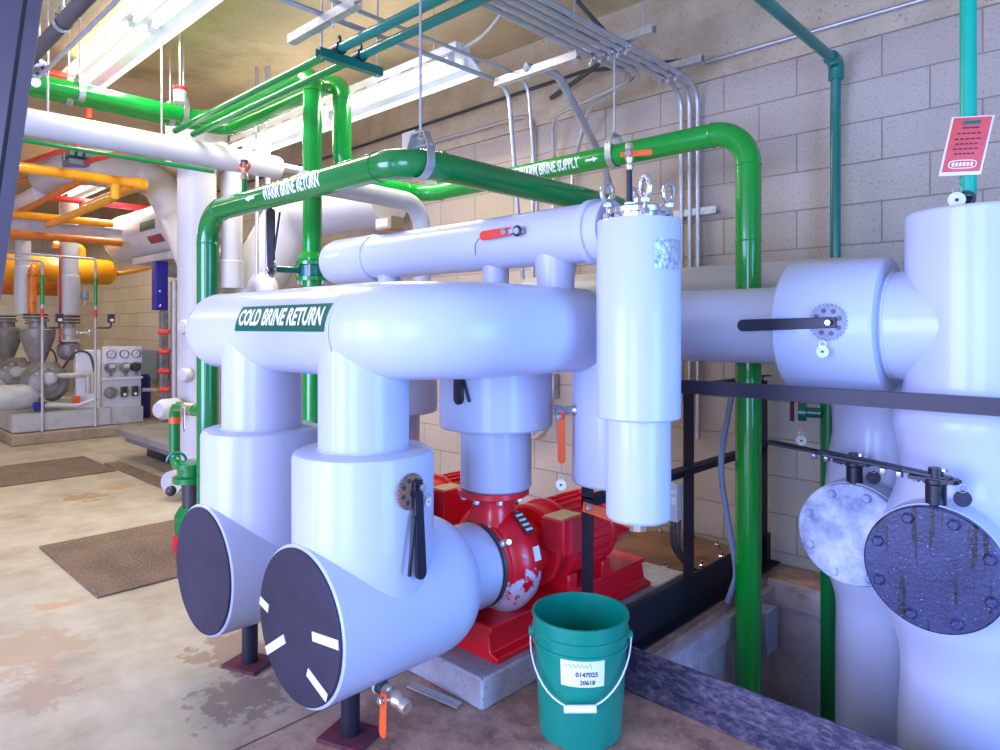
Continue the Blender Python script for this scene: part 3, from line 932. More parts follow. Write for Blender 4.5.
# ------------------------------------------------------------------ green brine pipes
GR = .0565
RX, RY, RZ = -3.73, 1.60, 1.895
t = thing('warm_brine_return_pipe', 'green pipe lettered WARM BRINE RETURN, with two elbows, in front of the white column', 'pipe', (RX, RY, 0))
MB().tube(fillet([(RX, RY, 0.01), (RX, RY, RZ), (-2.0, RY, RZ), (-2.0, 3.12, RZ), (-2.0, 3.12, 1.5)], .17, 12), GR, 36).build('pipe_run', GREEN, t)
for p, a in (((RX, RY, RZ - .17), (0, 0, 1)), ((RX + .17, RY, RZ), (1, 0, 0)), ((-2.17, RY, RZ), (1, 0, 0)), ((-2.0, RY + .17, RZ), (0, 1, 0))):
    weld(t, GREEN, p, a, GR)
text_on('lettering', 'WARM BRINE RETURN', .082, LETTER, t, cyl_x(-2.76, RY, RZ, GR + .0008, -.12), .58, 10, .03)
def arrow(parent, fn, L, W, flip=1):
    mb = MB()
    k = 8
    vs = []; fs = []
    for i in range(k):
        y0, y1 = -W + 2 * W * i / k, -W + 2 * W * (i + 1) / k
        def xh(y): return flip * (L * .5 - L * .4 * abs(y) / W)
        a = [fn(xh(y0), y0), fn(xh(y1), y1), fn(flip * L * .1, y1), fn(flip * L * .1, y0)]
        vs += a; fs.append(tuple(range(len(vs) - 4, len(vs))))
    for i in range(3):
        y0, y1 = -W * .4 + W * .8 * i / 3, -W * .4 + W * .8 * (i + 1) / 3
        a = [fn(flip * L * .1, y0), fn(flip * L * .1, y1), fn(-flip * L * .5, y1), fn(-flip * L * .5, y0)]
        vs += a; fs.append(tuple(range(len(vs) - 4, len(vs))))
    mb.add(vs, fs)
    return mb.build('flow_arrow', LETTER, parent)
arrow(t, cyl_x(-3.13, RY, RZ, GR + .0008, -.12), .09, .014, -1)
g = MB().tube([(-3.30, RY, RZ + .04), (-3.30, RY, RZ + .125)], .014, 14); g.build('tapping_nipple', GREEN, t)
gv = MB()
gv.lathe([(0, 0), (.020, 0), (.020, .02), (.014, .03), (.022, .045), (.014, .06), (.010, .075), (.010, .085), (0, .085)], (-3.30, RY, RZ + .12), (0, 0, 1), 16)
gv.build('tapping_valve', BRASS, t)
MB().torus((-3.30, RY, RZ + .185), (.5, -.6, .4), .025, .008, 20, 8).build('valve_wheel', REDGRIP, t)
MB().lathe([(0, 0), (.018, 0), (.018, .01), (0, .01)], (-3.30, RY, RZ + .205), (0, 0, 1), 14).build('valve_cap', DKGREY, t)

SX, SY, SZ = -3.49, 2.94, 2.15
t = thing('warm_brine_supply_pipe', 'green pipe lettered WARM BRINE SUPPLY that turns down in front of the conduits', 'pipe', (-1.28, SY, -.6))
MB().tube(fillet([(SX, 2.30, 2.75 - .16), (SX, 2.30, SZ), (SX, SY, SZ), (-1.28, SY, SZ), (-1.28, SY, -.62)], .165, 12), .055, 36).build('pipe_run', GREENB, t)
for p, a in (((-1.28, SY, SZ - .165), (0, 0, 1)), ((-1.445, SY, SZ), (1, 0, 0)), ((-1.28, SY, SZ - .5), (0, 0, 1)), ((SX, SY - .165, SZ), (0, 1, 0)), ((SX + .165, SY, SZ), (1, 0, 0))):
    weld(t, GREENB, p, a, .055)
text_on('lettering', 'WARM BRINE SUPPLY', .082, LETTER, t, cyl_x(-2.385, SY, SZ, .0558, -.20), .53, 10, .03)
arrow(t, cyl_x(-2.09, SY, SZ, .0558, -.20), .08, .014, 1)

def G_run(X0, Y, Zt, label, low):
    t = thing('green_brine_riser', label, 'pipe', (SX, Y, low))
    MB().tube(fillet([(X0, -.3, 2.75), (X0, Y, 2.75), (SX, Y, 2.75), (SX, Y, low)], .12, 10), .054, 32).build('pipe_run', GREENB, t)
    for p, a in (((SX, Y, 2.63), (0, 0, 1)), ((X0 + .12, Y, 2.75), (1, 0, 0)), ((SX - .12, Y, 2.75), (1, 0, 0))):
        weld(t, GREENB, p, a, .054)
    return t
t = G_run(-4.87, 2.10, 2.75, 'bright green overhead pipe dropping as a riser through a lever valve', .45)
vb = MB()
for z, r, hh in ((1.535, .095, .022), (1.625, .095, .022)):
    vb.lathe([(.05, 0), (r, 0), (r, hh), (.05, hh)], (SX, 2.10, z), (0, 0, 1), 32)
vb.lathe([(.062, 1.657), (.085, 1.652), (.062, 1.70)], (SX, 2.10, 0), (0, 0, 1), 32)
vb.build('pipe_flange', GREENB, t)
MB().lathe([(.05, 0), (.082, 0), (.082, .062), (.05, .062)], (SX, 2.10, 1.56), (0, 0, 1), 32).build('wafer_valve', TEAL, t)
for k in range(6):
    a = 2 * PI * k / 6 + .3
    MB().tube([(SX + .078 * math.cos(a), 2.10 + .078 * math.sin(a), 1.515), (SX + .078 * math.cos(a), 2.10 + .078 * math.sin(a), 1.665)], .007, 8).build('flange_bolt', CHROME, t)
MB().tube([(SX, 2.03, 1.592), (SX - .02, 1.87, 1.592)], .018, 16).build('valve_neck', TEAL, t)
notch_plate(t, (SX - .02, 1.865, 1.592), (0, -1, 0), .05, GALV)
lever(t, (SX - .02, 1.85, 1.585), (SX - .025, 1.85, 1.93), (.4, -1, 0), None, .044, .014, ts=-1)
G_run(-5.0, 2.30, 2.73, 'bright green overhead pipe turning down into the supply run, behind the riser with the valve', 2.45)

def strap_hang(c, r, z, lab):
    clevis(lab, c, (0, 1, 0), r, z)
clevis('galvanised clevis hanger on the WARM BRINE RETURN pipe just past its elbow', (-2.0, 1.665, RZ), (0, 1, 0), GR, ZC)
clevis('galvanised clevis hanger on the WARM BRINE SUPPLY pipe beside the arrow', (-1.985, SY, SZ), (1, 0, 0), .055, 2.70)
strap_hang((-4.87, 1.92, 2.75), .054, ZC, 'clevis hanger on the valve riser pipe close to its overhead elbow')
strap_hang((-5.0, 1.88, 2.75), .054, ZC, 'clevis hanger on the rear overhead green pipe by the red capped beacon')
strap_hang((-4.87, 1.286, 2.75), .054, ZC, 'clevis hanger on the front overhead green pipe under the strip light')
strap_hang((-5.0, 1.255, 2.75), .054, ZC, 'clevis hanger on the rear overhead green pipe under the strip light')
WX, WZ, WR = -4.6, 2.43, .081
for y_, lb_ in ((1.676, 'pale threaded rod meeting the overhead white pipe at its middle'), (1.05, 'pale threaded rod meeting the overhead white pipe beside the steel brace')):
    one('threaded_rod', MB().tube([(WX, y_, WZ + WR - .004), (WX, y_, ZC)], .006, 10), EMT, (WX, y_, WZ + WR), lb_, 'threaded rod')
t = thing('overhead_white_pipe', 'overhead white insulated pipe with a closed end, crossing below the green pipes', 'pipe', (WX, 1.2, WZ - WR))
MB().tube([(WX, -.4, WZ), (WX, 2.44, WZ)], WR, 40).build('pipe_jacket', JACKD, t)
MB().lathe([(WR, 0), (WR, .03), (WR * .9, .055), (0, .06)], (WX, 2.44, WZ), (0, 1, 0), 40).build('end_cap', JACKD, t)
one('conduit', MB().tube([(WX, 2.5, WZ + .01), (WX + .05, 3.3, WZ + .01), (WX + .1, 3.62, WZ + .02)], .03, 16), EMT, (WX, 2.5, WZ), 'grey conduit leaving the closed end of the overhead white pipe', 'conduit')
one('thin_green_pipe', MB().tube([(WX + .03, -.4, WZ - WR - .03), (WX + .03, 2.0, WZ - WR - .03)], .014, 12), GREEN, (WX, 1, WZ - .1), 'thin dark green pipe running just under the overhead white pipe', 'pipe')

# small paired lines on a strut
for y, m2 in ((1.83, 'nearer'), (1.95, 'farther')):
    t = thing('small_green_pipe', 'slim green pipe overhead, ' + ('the one clipped at the middle of the teal strut' if y > 1.9 else 'the one clipped at the outer end of the teal strut'), 'pipe', (-3.8, y, 2.58))
    MB().tube([(-4.78, y, 2.6), (-2.81, y, 2.6)], .021, 16).build('green_length', GREEN, t)
    MB().tube([(-2.81, y, 2.6), (1.9, y, 2.6)], .023, 16).build('daylight_tinted_length', TEAL, t)  # same green pipe; the bluer daylight on this length is painted in as teal
    MB().lathe([(.022, 0), (.03, .0), (.03, .06), (.022, .06)], (-2.84, y, 2.6), (1, 0, 0), 16).build('coupling', BLKMET, t)
def strut(a, b, label, m=None, tall=.041, grp='galvanised support struts'):
    a, b = V(a), V(b)
    d = (b - a).normalized(); x = d.cross(V((0, 0, 1)))
    w_, h_, k_ = .0205, tall, .003
    poly = [(-w_, 0), (w_, 0), (w_, h_), (w_ - .008, h_), (w_ - .008, h_ - k_), (w_ - k_, h_ - k_), (w_ - k_, k_), (-w_ + k_, k_), (-w_ + k_, h_ - k_), (-w_ + .008, h_ - k_), (-w_ + .008, h_), (-w_, h_)]
    mb = MB().prism(poly, a, x, (0, 0, 1), -(b - a).length)
    return tag(mb.build('support_strut', m or GALV, None, tuple((a + b) / 2)), label, 'strut', grp)
st = strut((-2.81, 1.72, 2.535), (-2.81, 2.08, 2.535), 'short teal strut under the two slim green pipes', TEAL, .041, None)
for y in (1.74, 2.06):
    one('threaded_rod', MB().tube([(-2.81, y, 2.53), (-2.81, y, ZC)], .005, 8), EMT, (-2.81, y, 2.53), 'threaded rod holding the teal strut, at its ' + ('outer' if y < 1.9 else 'wall-side') + ' end', 'threaded rod')
for y in (1.83, 1.95):
    c = MB()
    c.torus((-2.80, y, 2.6), (1, 0, 0), .026, .004, 20, 6); c.box((-2.80, y, 2.637), (.02, .012, .03)); c.hexb((-2.80, y, 2.65), (0, 0, 1), .009, .012)
    c.build('pipe_clip', BLKMET, st)

# drop lines by the pit
t = thing('teal_drop_pipe', 'dark teal pipe running down the block wall from an overhead elbow', 'pipe', (-1.125, 3.6, 1.25))
MB().tube(fillet([(-1.11, -.5, 2.585), (-1.12, 3.60, 2.585), (-1.13, 3.62, 2.35), (-1.13, 3.62, 1.25)], .04, 6), .0245, 20).build('pipe_run', TEAL, t)
MB().tube(fillet([(-1.12, 3.52, 2.585), (-1.12, 3.60, 2.585), (-1.122, 3.605, 2.50)], .04, 6), .036, 20).build('elbow_fitting', TEAL, t)
t = thing('pit_green_pipe', 'green pipe rising out of the pit with a teal valve, beside the frosted cover', 'pipe', (-1.06, 3.3, -.62))
MB().tube([(-1.06, 3.30, -.62), (-1.06, 3.30, 1.2)], .034, 24).build('pipe_run', GREENP, t)
MB().lathe([(.02, 0), (.024, .0), (.024, .06), (.042, .062), (.042, .095), (.02, .097), (0, .097)], (-1.085, 3.28, .875), (-1, -.25, 0), 16).build('valve_body', TEAL, t)
MB().torus((-1.18, 3.255, .905), (-1, -.25, 0), .05, .007, 24, 6, 0.6, 4.2).build('valve_yoke', REDGRIP, t)
MB().bar((-1.205, 3.25, .83), (-1.205, 3.25, .985), .016, .012, (0, 1, 0)).build('valve_stem', RUSTRED, t)
round_tag(t, (-1.16, 3.24, .745), (.5, -1, 0), .023, WHITE, (-1.16, 3.25, .83))
t = thing('bright_teal_pipe', 'bright teal pipe coming down onto the top of the large white riser', 'pipe', (-.43, 2.70, 1.64))
MB().tube([(-.43, 2.70, 1.70), (-.43, 2.70, ZC - .01)], .024, 24).build('pipe_run', TEALB, t)
MB().lathe([(0, 0), (.026, 0), (.026, .012), (.016, .02), (.022, .04), (.016, .06), (0, .06)], (-.43, 2.70, 1.65), (0, 0, 1), 16).build('valve_body', BLKMET, t)
MB().torus((-.43, 2.665, 1.69), (0, 1, 0.2), .022, .005, 20, 8).build('valve_loop', DKGREY, t)
o = MB().tube([(-.46, 2.70, 1.83), (-.49, 2.70, 1.83)], .014, 12).build('side_plug', GREEN, t)
pc = thing('warning_placard', 'tilted red placard in clear film hanging on the bright teal pipe', 'placard', (-.42, 2.66, 1.76))
PX_, PZ_ = V((math.cos(.55), math.sin(.55), 0)), V((.19, .05, 1)).normalized()
PO = V((-.428, 2.655, 1.862))
def pf(x, y, off=0):
    n = PX_.cross(PZ_).normalized()
    return PO + PX_ * x + PZ_ * y + n * off
def prect(name, x0, x1, y0, y1, off, m, th=.0015):
    mb = MB()
    vs = [pf(x, y, o_) for o_ in (off, off + th) for x, y in ((x0, y0), (x1, y0), (x1, y1), (x0, y1))]
    mb.add(vs, [(3, 2, 1, 0), (4, 5, 6, 7), (0, 1, 5, 4), (1, 2, 6, 5), (2, 3, 7, 6), (3, 0, 4, 7)])
    return mb.build(name, m, pc)
prect('clear_film', -.062, .062, -.098, .094, 0, mat('film', (.80, .62, .54), .15))
prect('placard_card', -.055, .055, -.086, .090, .0016, PLACARD)
prect('placard_band', -.026, .026, .068, .080, .0032, LABELG, .0006)
prect('placard_rule', -.026, .026, .054, .059, .0032, INK, .0006)
tx = [(.036, .036), (.018, .040), (.002, .034), (-.014, .038), (-.030, .030)]
for y, wx in tx:
    for k in range(5):
        x0 = -wx + 2 * wx * k / 5
        prect('placard_print', x0, x0 + 2 * wx / 5 * .72, y, y + .005, .0032, RUSTRED, .0005)
ov = MB()
pts = []
for k in range(32):
    a = 2 * PI * k / 32
    pts.append(pf(.040 * math.copysign(abs(math.cos(a)) ** .6, math.cos(a)), -.062 + .013 * math.copysign(abs(math.sin(a)) ** .6, math.sin(a)), .0036))
ov.tube(pts + [pts[0]], .0016, 6, False); ov.build('placard_oval', LETTER, pc)
for k in range(6):
    prect('placard_letter', -.031 + k * .0108, -.024 + k * .0108, -.068, -.056, .0034, LETTER, .0006)
round_tag(pc, (-.452, 2.64, 1.685), (.5, -1, 0), .026, WHITE, (-.435, 2.655, 1.76))

# ------------------------------------------------------------------ steel rack, curb plates, things by the pit
def angle(mb, a, b, x, y, w_=.05, k=.006):
    """L section from a to b, legs along x and y"""
    a, b, x, y = V(a), V(b), V(x), V(y)
    d = b - a
    poly = [(0, 0), (w_, 0), (w_, k), (k, k), (k, w_), (0, w_)]
    vs = [a + x * p + y * q for p, q in poly] + [b + x * p + y * q for p, q in poly]
    n = 6
    return mb.add(vs, [tuple(range(n)), tuple(range(2 * n - 1, n - 1, -1))] + [(i, (i + 1) % n, n + (i + 1) % n, n + i) for i in range(n)])
t = thing('steel_rack', 'black angle-iron rack standing at the pit edge and carrying the white main', 'rack', (-1.49, 2.8, 0))
for y in (2.05, 2.81, 3.62):
    m_ = MB(); angle(m_, (-1.515, y - .02, 0), (-1.515, y - .02, .985 if y > 2.5 else .695), (1, 0, 0), (0, 1, 0))
    m_.build('rack_post', CHIPB, t)
m_ = MB(); angle(m_, (-1.33, 2.415, 1.062), (1.7, 2.415, 1.062), (0, 0, -1), (0, 1, 0), .05)
m_.build('rack_rail', NAVY, t)
m_ = MB(); angle(m_, (-1.515, 2.79, 1.012), (-1.515, 3.66, 1.012), (0, 0, -1), (1, 0, 0), .05)
m_.build('rack_rail', NAVY, t)
m_ = MB(); angle(m_, (-1.515, 2.03, .645), (-1.515, 3.66, .645), (0, 0, -1), (1, 0, 0), .05)
m_.build('rack_crossbar', CHIPB, t)
lv_ = lever(t, (-1.452, 1.985, .622), (-1.35, 2.16, .545), (.7, -.55, .5), ORANGE, .036, .005, False, 'orange_handle')
m_ = MB(); angle(m_, (1.66, 2.42, 0), (1.66, 2.42, 1.05), (1, 0, 0), (0, 1, 0)); m_.build('rack_post', CHIPB, t)
MB().bar((-1.32, 2.43, 1.035), (-1.50, 2.82, 1.0), .05, .008).build('rack_bracket', CHIPB, t)

m_ = MB(); angle(m_, (-1.49, 2.09, 0.002), (-1.49, 3.69, 0.002), (0, 0, 1), (1, 0, 0), .155, .008)
m_.v = [v if v.x < -1.47 else V((-1.43, v.y, v.z)) for v in m_.v]
one('toe_plate', m_, CHIPB, (-1.49, 2.9, 0), 'speckled black steel toe plate running from the bucket to the block wall', 'toe plate')
m_ = MB()
m_.box((-.085, 2.082, .067), (2.75, .010, .130))
m_.prism([(0, 0), (.05, 0), (.05, .006), (0, .03)], (-1.46, 2.076, .001), (0, -1, 0), (0, 0, 1), -2.75)
one('curb_plate', m_, CHIP, (-.10, 2.08, 0), 'chipped dark blue curb plate along the front edge of the pit', 'curb plate', bevel=.002)

bx, by = -1.304, 1.741
t = thing('bucket', 'green plastic bucket with a wire handle standing before the pit curb', 'bucket', (bx, by, 0))
b = MB()
def rr(z): return .130 + .020 * z / .37
prof = [(0, .0), (rr(0) - .004, 0), (rr(0), .004), (rr(.28), .28), (rr(.28) + .006, .282), (rr(.28) + .006, .290), (rr(.29), .292), (rr(.315), .315), (rr(.315) + .006, .317), (rr(.315) + .006, .326), (rr(.33), .328), (rr(.36), .36), (rr(.36) + .004, .362), (rr(.36) + .004, .371), (rr(.36) - .003, .372), (rr(.36) - .004, .36), (rr(.2) - .004, .2), (rr(.01) - .004, .01), (0, .01)]
b.lathe(prof, (bx, by, 0), (0, 0, 1), 64)
b.build('bucket_shell', BUCKET, t)
va = math.atan2(-by, -bx)          # towards the camera
ax = V((math.cos(va + PI / 2), math.sin(va + PI / 2), 0)); fr_ = V((math.cos(va), math.sin(va), 0))
e0, e1 = V((bx, by, .30)) + ax * .158, V((bx, by, .30)) - ax * .158
hw = MB(); pts = []
for k in range(25):
    a = PI * k / 24
    pts.append(V((bx, by, .30)) + ax * (.158 * math.cos(a)) + fr_ * (.165 * math.sin(a)) + V((0, 0, -.150 * math.sin(a) ** 1.0 * (.9 + .1 * math.sin(a)) + .012 * math.cos(a))))
hw.tube(pts, .0026, 8); hw.build('wire_handle', WHITE, t)
gm = pts[12]; gd = (pts[13] - pts[11]).normalized()
MB().tube([gm - gd * .048, gm - gd * .046, gm + gd * .046, gm + gd * .048], [.009, .0115, .0115, .009], 16).build('handle_grip', WHITE, t)
for s_ in (1, -1):
    MB().lathe([(0, 0), (.016, 0), (.016, .014), (.010, .018), (0, .018)], V((bx, by, .30)) + ax * (s_ * .146), ax * s_, 14).build('handle_ear', BUCKET, t)
BL = lambda x, y: (bx + (rr(.243 + y) + .0015) * math.cos(va + .05 + x / .142), by + (rr(.243 + y) + .0015) * math.sin(va + .05 + x / .142), .243 + y)
BT = lambda x, y: (bx + (rr(.243 + y) + .0026) * math.cos(va + .05 + x / .142), by + (rr(.243 + y) + .0026) * math.sin(va + .05 + x / .142), .243 + y)
bl = patch(BL, -.066, .066, -.042, .042, 10, 4).build('bucket_label', PAPER, t)
text_on('label_print', '0147025', .020, INK, bl, lambda x, y: BT(x + .012, y - .004), .95, 4, .02)
text_on('label_print', '20618', .019, INK, bl, lambda x, y: BT(x + .014, y - .028), .95, 4, .02)
sc_ = MB()
for k in range(7):
    x0 = -.056 + k * .012
    sc_.tube([BT(x0, .018 + .006 * random.random()), BT(x0 + .006, .026 + .006 * random.random()), BT(x0 + .010, .016)], .0008, 5)
sc_.build('label_scrawl', mat('pencil', (.40, .46, .50)), bl)

hp = [(-1.40, 2.86, .985), (-1.44, 2.92, .93), (-1.475, 2.98, .78), (-1.47, 2.95, .52), (-1.445, 2.90, .30), (-1.42, 2.84, .12), (-1.405, 2.72, .005)]
def smooth(P, n=8):
    P = [V(p) for p in P]; out = []
    for i in range(len(P) - 1):
        p0 = P[max(i - 1, 0)]; p1 = P[i]; p2 = P[i + 1]; p3 = P[min(i + 2, len(P) - 1)]
        for k in range(n):
            u = k / n
            out.append(.5 * (2 * p1 + (p2 - p0) * u + (2 * p0 - 5 * p1 + 4 * p2 - p3) * u * u + (3 * p1 - p0 - 3 * p2 + p3) * u ** 3))
    return out + [P[-1]]
hp = [(-1.368, 2.975, .985), (-1.385, 2.96, .86), (-1.405, 2.946, .71), (-1.406, 2.945, .573), (-1.378, 2.966, .346), (-1.358, 2.986, .164), (-1.375, 2.99, .08), (-1.402, 2.99, .005)]
one('grey_hose', MB().tube(smooth(hp), .013, 14), HOSE, (-1.41, 2.7, 0), 'bent grey flexible hose hanging between the rack and the green post', 'hose')
t = thing('control_box', 'small grey box with a round knob on the rack post beside the strainer', 'electrical box', (-1.56, 2.80, .40))
MB().box((-1.555, 2.775, .48), (.06, .05, .17)).build('box_shell', PANELG, t, bevel=.004)
MB().cyl((-1.54, 2.75, .49), (0, -1, 0), .016, .008, 20).build('box_knob', WHITE, t)
MB().box((-1.54, 2.7495, .53), (.035, .003, .014)).build('box_label', PAPER, t)
MB().tube([(-1.555, 2.775, .565), (-1.555, 2.775, .62)], .008, 10).build('box_hub', GALV, t)
for k, dx in enumerate((0, .02, .04)):
    pth = smooth([(-1.57 + dx, 2.785, .40), (-1.57 + dx * .9, 2.80, .26), (-1.55 + dx * .3, 2.95, .13), (-1.53, 3.15 + dx, .09), (-1.53 - dx, 3.28, .085)])
    one('black_cable', MB().tube(pth, .0075, 10), DKGREY, (-1.55, 2.9, .1), 'one of the black cables drooping from the grey control box to the sump lid', 'cable', 'black cables below the control box')
t = thing('sump_lid', 'rusty round steel lid set in the floor behind the red motor', 'lid', (-1.92, 3.25, 0))
MB().lathe([(0, .07), (.33, .07), (.345, .066), (.345, .05), (.345, .0), (0, 0)], (-1.90, 3.27, 0), (0, 0, 1), 56).build('lid_plate', mat('rust_lid', lin(140, 96, 62), .45, .1, col2=lin(74, 58, 56), scale=7), t)
for k in range(10):
    a = 2 * PI * k / 10 + .25
    q = V((-1.90 + .31 * math.cos(a), 3.27 + .31 * math.sin(a), .07))
    hb = MB(); hb.hexb(q, (0, 0, 1), .016, .016); hb.tube([q, q + V((0, 0, .035))], .007, 8)
    hb.build('lid_bolt', CHROME, t)
t = thing('pit_junction_box', 'grey junction box fixed to the pit wall beside the green post', 'electrical box', (-1.36, 3.2, .0))
MB().box((-1.325, 3.14, -.13), (.13, .11, .19)).build('box_shell', mat('pit_box', lin(140, 140, 164), .5), t, bevel=.006)
MB().box((-1.256, 3.14, -.13), (.010, .118, .198)).build('box_cover', HOSE, t, bevel=.003)
t = thing('mounting_bracket', 'small black wall bracket low on the block wall behind the grey hose', 'bracket', (-1.6, 3.69, .5))
for z in (.50, .56):
    MB().box((-1.62, 3.68, z), (.11, .03, .008)).build('bracket_flange', DKGREY, t)
MB().box((-1.65, 3.685, .53), (.02, .02, .06)).build('bracket_web', DKGREY, t)
# electrical box and conduit low on the wall between the riser and the drop leg
t = thing('outlet_box', 'grey outlet box with conduits on the block wall beyond the orange lever valve', 'electrical box', (-2.98, 3.66, .8))
MB().box((-3.0, 3.665, .86), (.10, .06, .17)).build('box_shell', EMT, t, bevel=.006)
MB().tube(smooth([(-3.02, 3.66, .78), (-3.03, 3.66, .62), (-3.12, 3.66, .50), (-3.35, 3.66, .46), (-3.9, 3.66, .46)]), .016, 12).build('conduit_tail', EMT, t)
MB().tube([(-2.96, 3.66, .95), (-2.96, 3.66, 1.45)], .012, 12).build('conduit_riser', EMT, t)

# ------------------------------------------------------------------ conduits and their struts
CX = [-1.89, -1.942, -1.995]
for k, x in enumerate(CX):
    one('conduit', MB().tube(fillet([(x, .8, 2.685), (x, 3.655, 2.685), (x, 3.655, .62 + .1 * k)], .16, 10), .0135, 16), EMT, (x, 3.65, 1.6),
        'grey conduit of the trio bending down the block wall, ' + ('closest to the green post', 'the middle one', 'closest to the supply lettering')[k], 'conduit', 'trio of wall conduits')
for k, x in enumerate((-2.05, -2.11)):
    y1 = 3.32 + k * .02
    one('conduit', MB().tube(fillet([(x, .8, 2.685), (x, y1, 2.685), (-2.55 - .3 * k, 3.5, 2.66), (-2.80 - .16 * k, 3.655, 2.35), (-2.82 - .16 * k, 3.655, 1.5)], .14, 8), .0135, 16), EMT, (x, 2, 2.68),
        'grey conduit looping from the overhead bundle to the wall, ' + ('the outer loop', 'the inner loop')[k], 'conduit', 'looping conduits')
for k, (x, zz, cr) in enumerate(((-2.69, 1.55, .0125), (-2.54, 1.5, .009))):
    one('conduit', MB().tube(fillet([(x, .8, 2.675), (x, 2.90, 2.675), (x + .05, 2.97, zz)], .12, 8), cr, 16), EMT, (x, 2.9, 2),
        'grey conduit passing the strip light and dropping behind the upper header, ' + ('the thicker one', 'the thinner one')[k], 'conduit', 'dropping conduits')
one('conduit', MB().tube(fillet([(-2.40, 2.72, 2.655), (-2.34, 2.92, 2.655), (-2.42, 3.45, 2.30), (-2.42, 3.655, 1.9), (-2.42, 3.655, .6)], .16, 8), .023, 16), EMT, (-2.4, 3, 2.2), 'thick grey conduit slanting down behind the supply lettering', 'conduit')
one('conduit', MB().tube(fillet([(-14.5, 3.655, 2.78), (-3.155, 3.655, 2.78), (-3.155, 3.655, .5)], .12, 8), .014, 14), EMT, (-3.155, 3.65, 1.6), 'long grey conduit along the top of the block wall that bends down behind the headers', 'conduit')
one('conduit', MB().tube([(-1.86, 3.67, 2.80), (1.9, 3.67, 2.80)], .012, 12), EMT, (0, 3.67, 2.8), 'pale conduit along the wall top above the teal pipe elbow', 'conduit')
one('black_cable', MB().tube([(-14, 3.665, 2.95), (-6.0, 3.665, 2.93), (-2.7, 3.665, 2.97), (-1.9, 3.665, 2.83)], .012, 10), DKGREY, (-4, 3.66, 2.9), 'black cable stretched along the concrete beam above the block wall', 'cable')
one('black_conduit', MB().tube(smooth([(-2.2, 1.9, ZC - .02), (-2.45, 2.5, ZC - .03), (-2.5, 2.75, ZC - .1), (-2.33, 3.1, 2.95), (-2.36, 3.4, 2.9), (-3.0, 3.67, 2.86)]), .016, 10), GREYDK, (-2.4, 2.8, 3), 'dark flexible conduit snaking across the ceiling past the end of the strip light', 'conduit')
one('black_conduit', MB().tube(smooth([(-2.0, 1.6, ZC - .02), (-2.05, 2.3, ZC - .03), (-2.2, 2.7, 3.1), (-2.15, 3.2, 2.85)]), .012, 10), GREYDK, (-2.1, 2.4, 3), 'thin dark flexible conduit on the ceiling beside the conduit bundle', 'conduit')
def strut_set(a, b, label, rods):
    s_ = strut(a, b, label)
    for p in rods:
        one('threaded_rod', MB().tube([p, (p[0], p[1], ZC)], .0055, 8), EMT, p, rods[p], 'threaded rod')
strut_set((-2.64, 2.75, 2.615), (-2.07, 2.75, 2.615), 'galvanised strut under the end of the conduit pair and the bundle', {(-2.11, 2.77, 2.6): 'threaded rod on the inner end of the strut by the conduit bundle'})
strut_set((-2.16, 2.92, 2.702), (-1.74, 2.92, 2.702), 'galvanised strut crossing the conduit bundle over the supply pipe hanger', {(-1.80, 2.92, 2.7): 'threaded rod on the free end of the strut over the supply pipe hanger'})
strut_set((-2.05, 3.42, 2.702), (-1.74, 3.42, 2.702), 'galvanised strut crossing the conduit bundle just before it bends down the wall', {})
strut_set((-2.95, 1.66, 2.612), (-2.40, 1.66, 2.612), 'galvanised strut carrying the conduit pair over the teal strut', {(-2.62, 1.68, 2.6): 'threaded rod on the strut that carries the conduit pair'})
strut_set((-2.05, 3.675, 1.92), (-1.78, 3.675, 1.92), 'short galvanised wall strut clamping the trio of conduits', {})
for nm, ys, xs in (('conduit_strap', (2.92, 3.42), (-1.89, -1.942, -1.995, -2.05, -2.11)),):
    for y in ys:
        for x in xs[:5 if y < 3 else 3]:
            c = MB(); c.torus((x, y, 2.685), (0, 1, 0), .016, .003, 16, 6); c.box((x, y, 2.662), (.012, .02, .02)); c.hexb((x - .012, y, 2.66), (0, 0, -1), .008, .02)
            one('conduit_strap', c, CHROME, (x, y, 2.66), 'bright conduit strap on the ' + ('strut over the supply pipe hanger' if y < 3 else 'strut next to the wall'), 'strap', 'conduit straps on the ' + ('second' if y < 3 else 'last') + ' strut')
t = thing('junction_box', 'square junction box on the beam behind the upright green riser', 'electrical box', (-4.3, 3.6, 2.62))
MB().box((-4.45, 3.63, 2.80), (.16, .10, .18)).build('box_shell', PANELG, t, bevel=.006)
MB().box((-4.45, 3.578, 2.80), (.17, .008, .19)).build('box_cover', WHITE, t, bevel=.003)
one('white_arch_pipe', MB().tube(fillet([(-3.35, 1.95, 2.07), (-3.42, 2.86, 2.07), (-3.42, 2.86, 1.0)], .16, 10), .058, 28), JACKD, (-3.42, 2.86, 1), 'white insulated pipe arching down behind the upper header, under the supply pipe elbow', 'pipe')

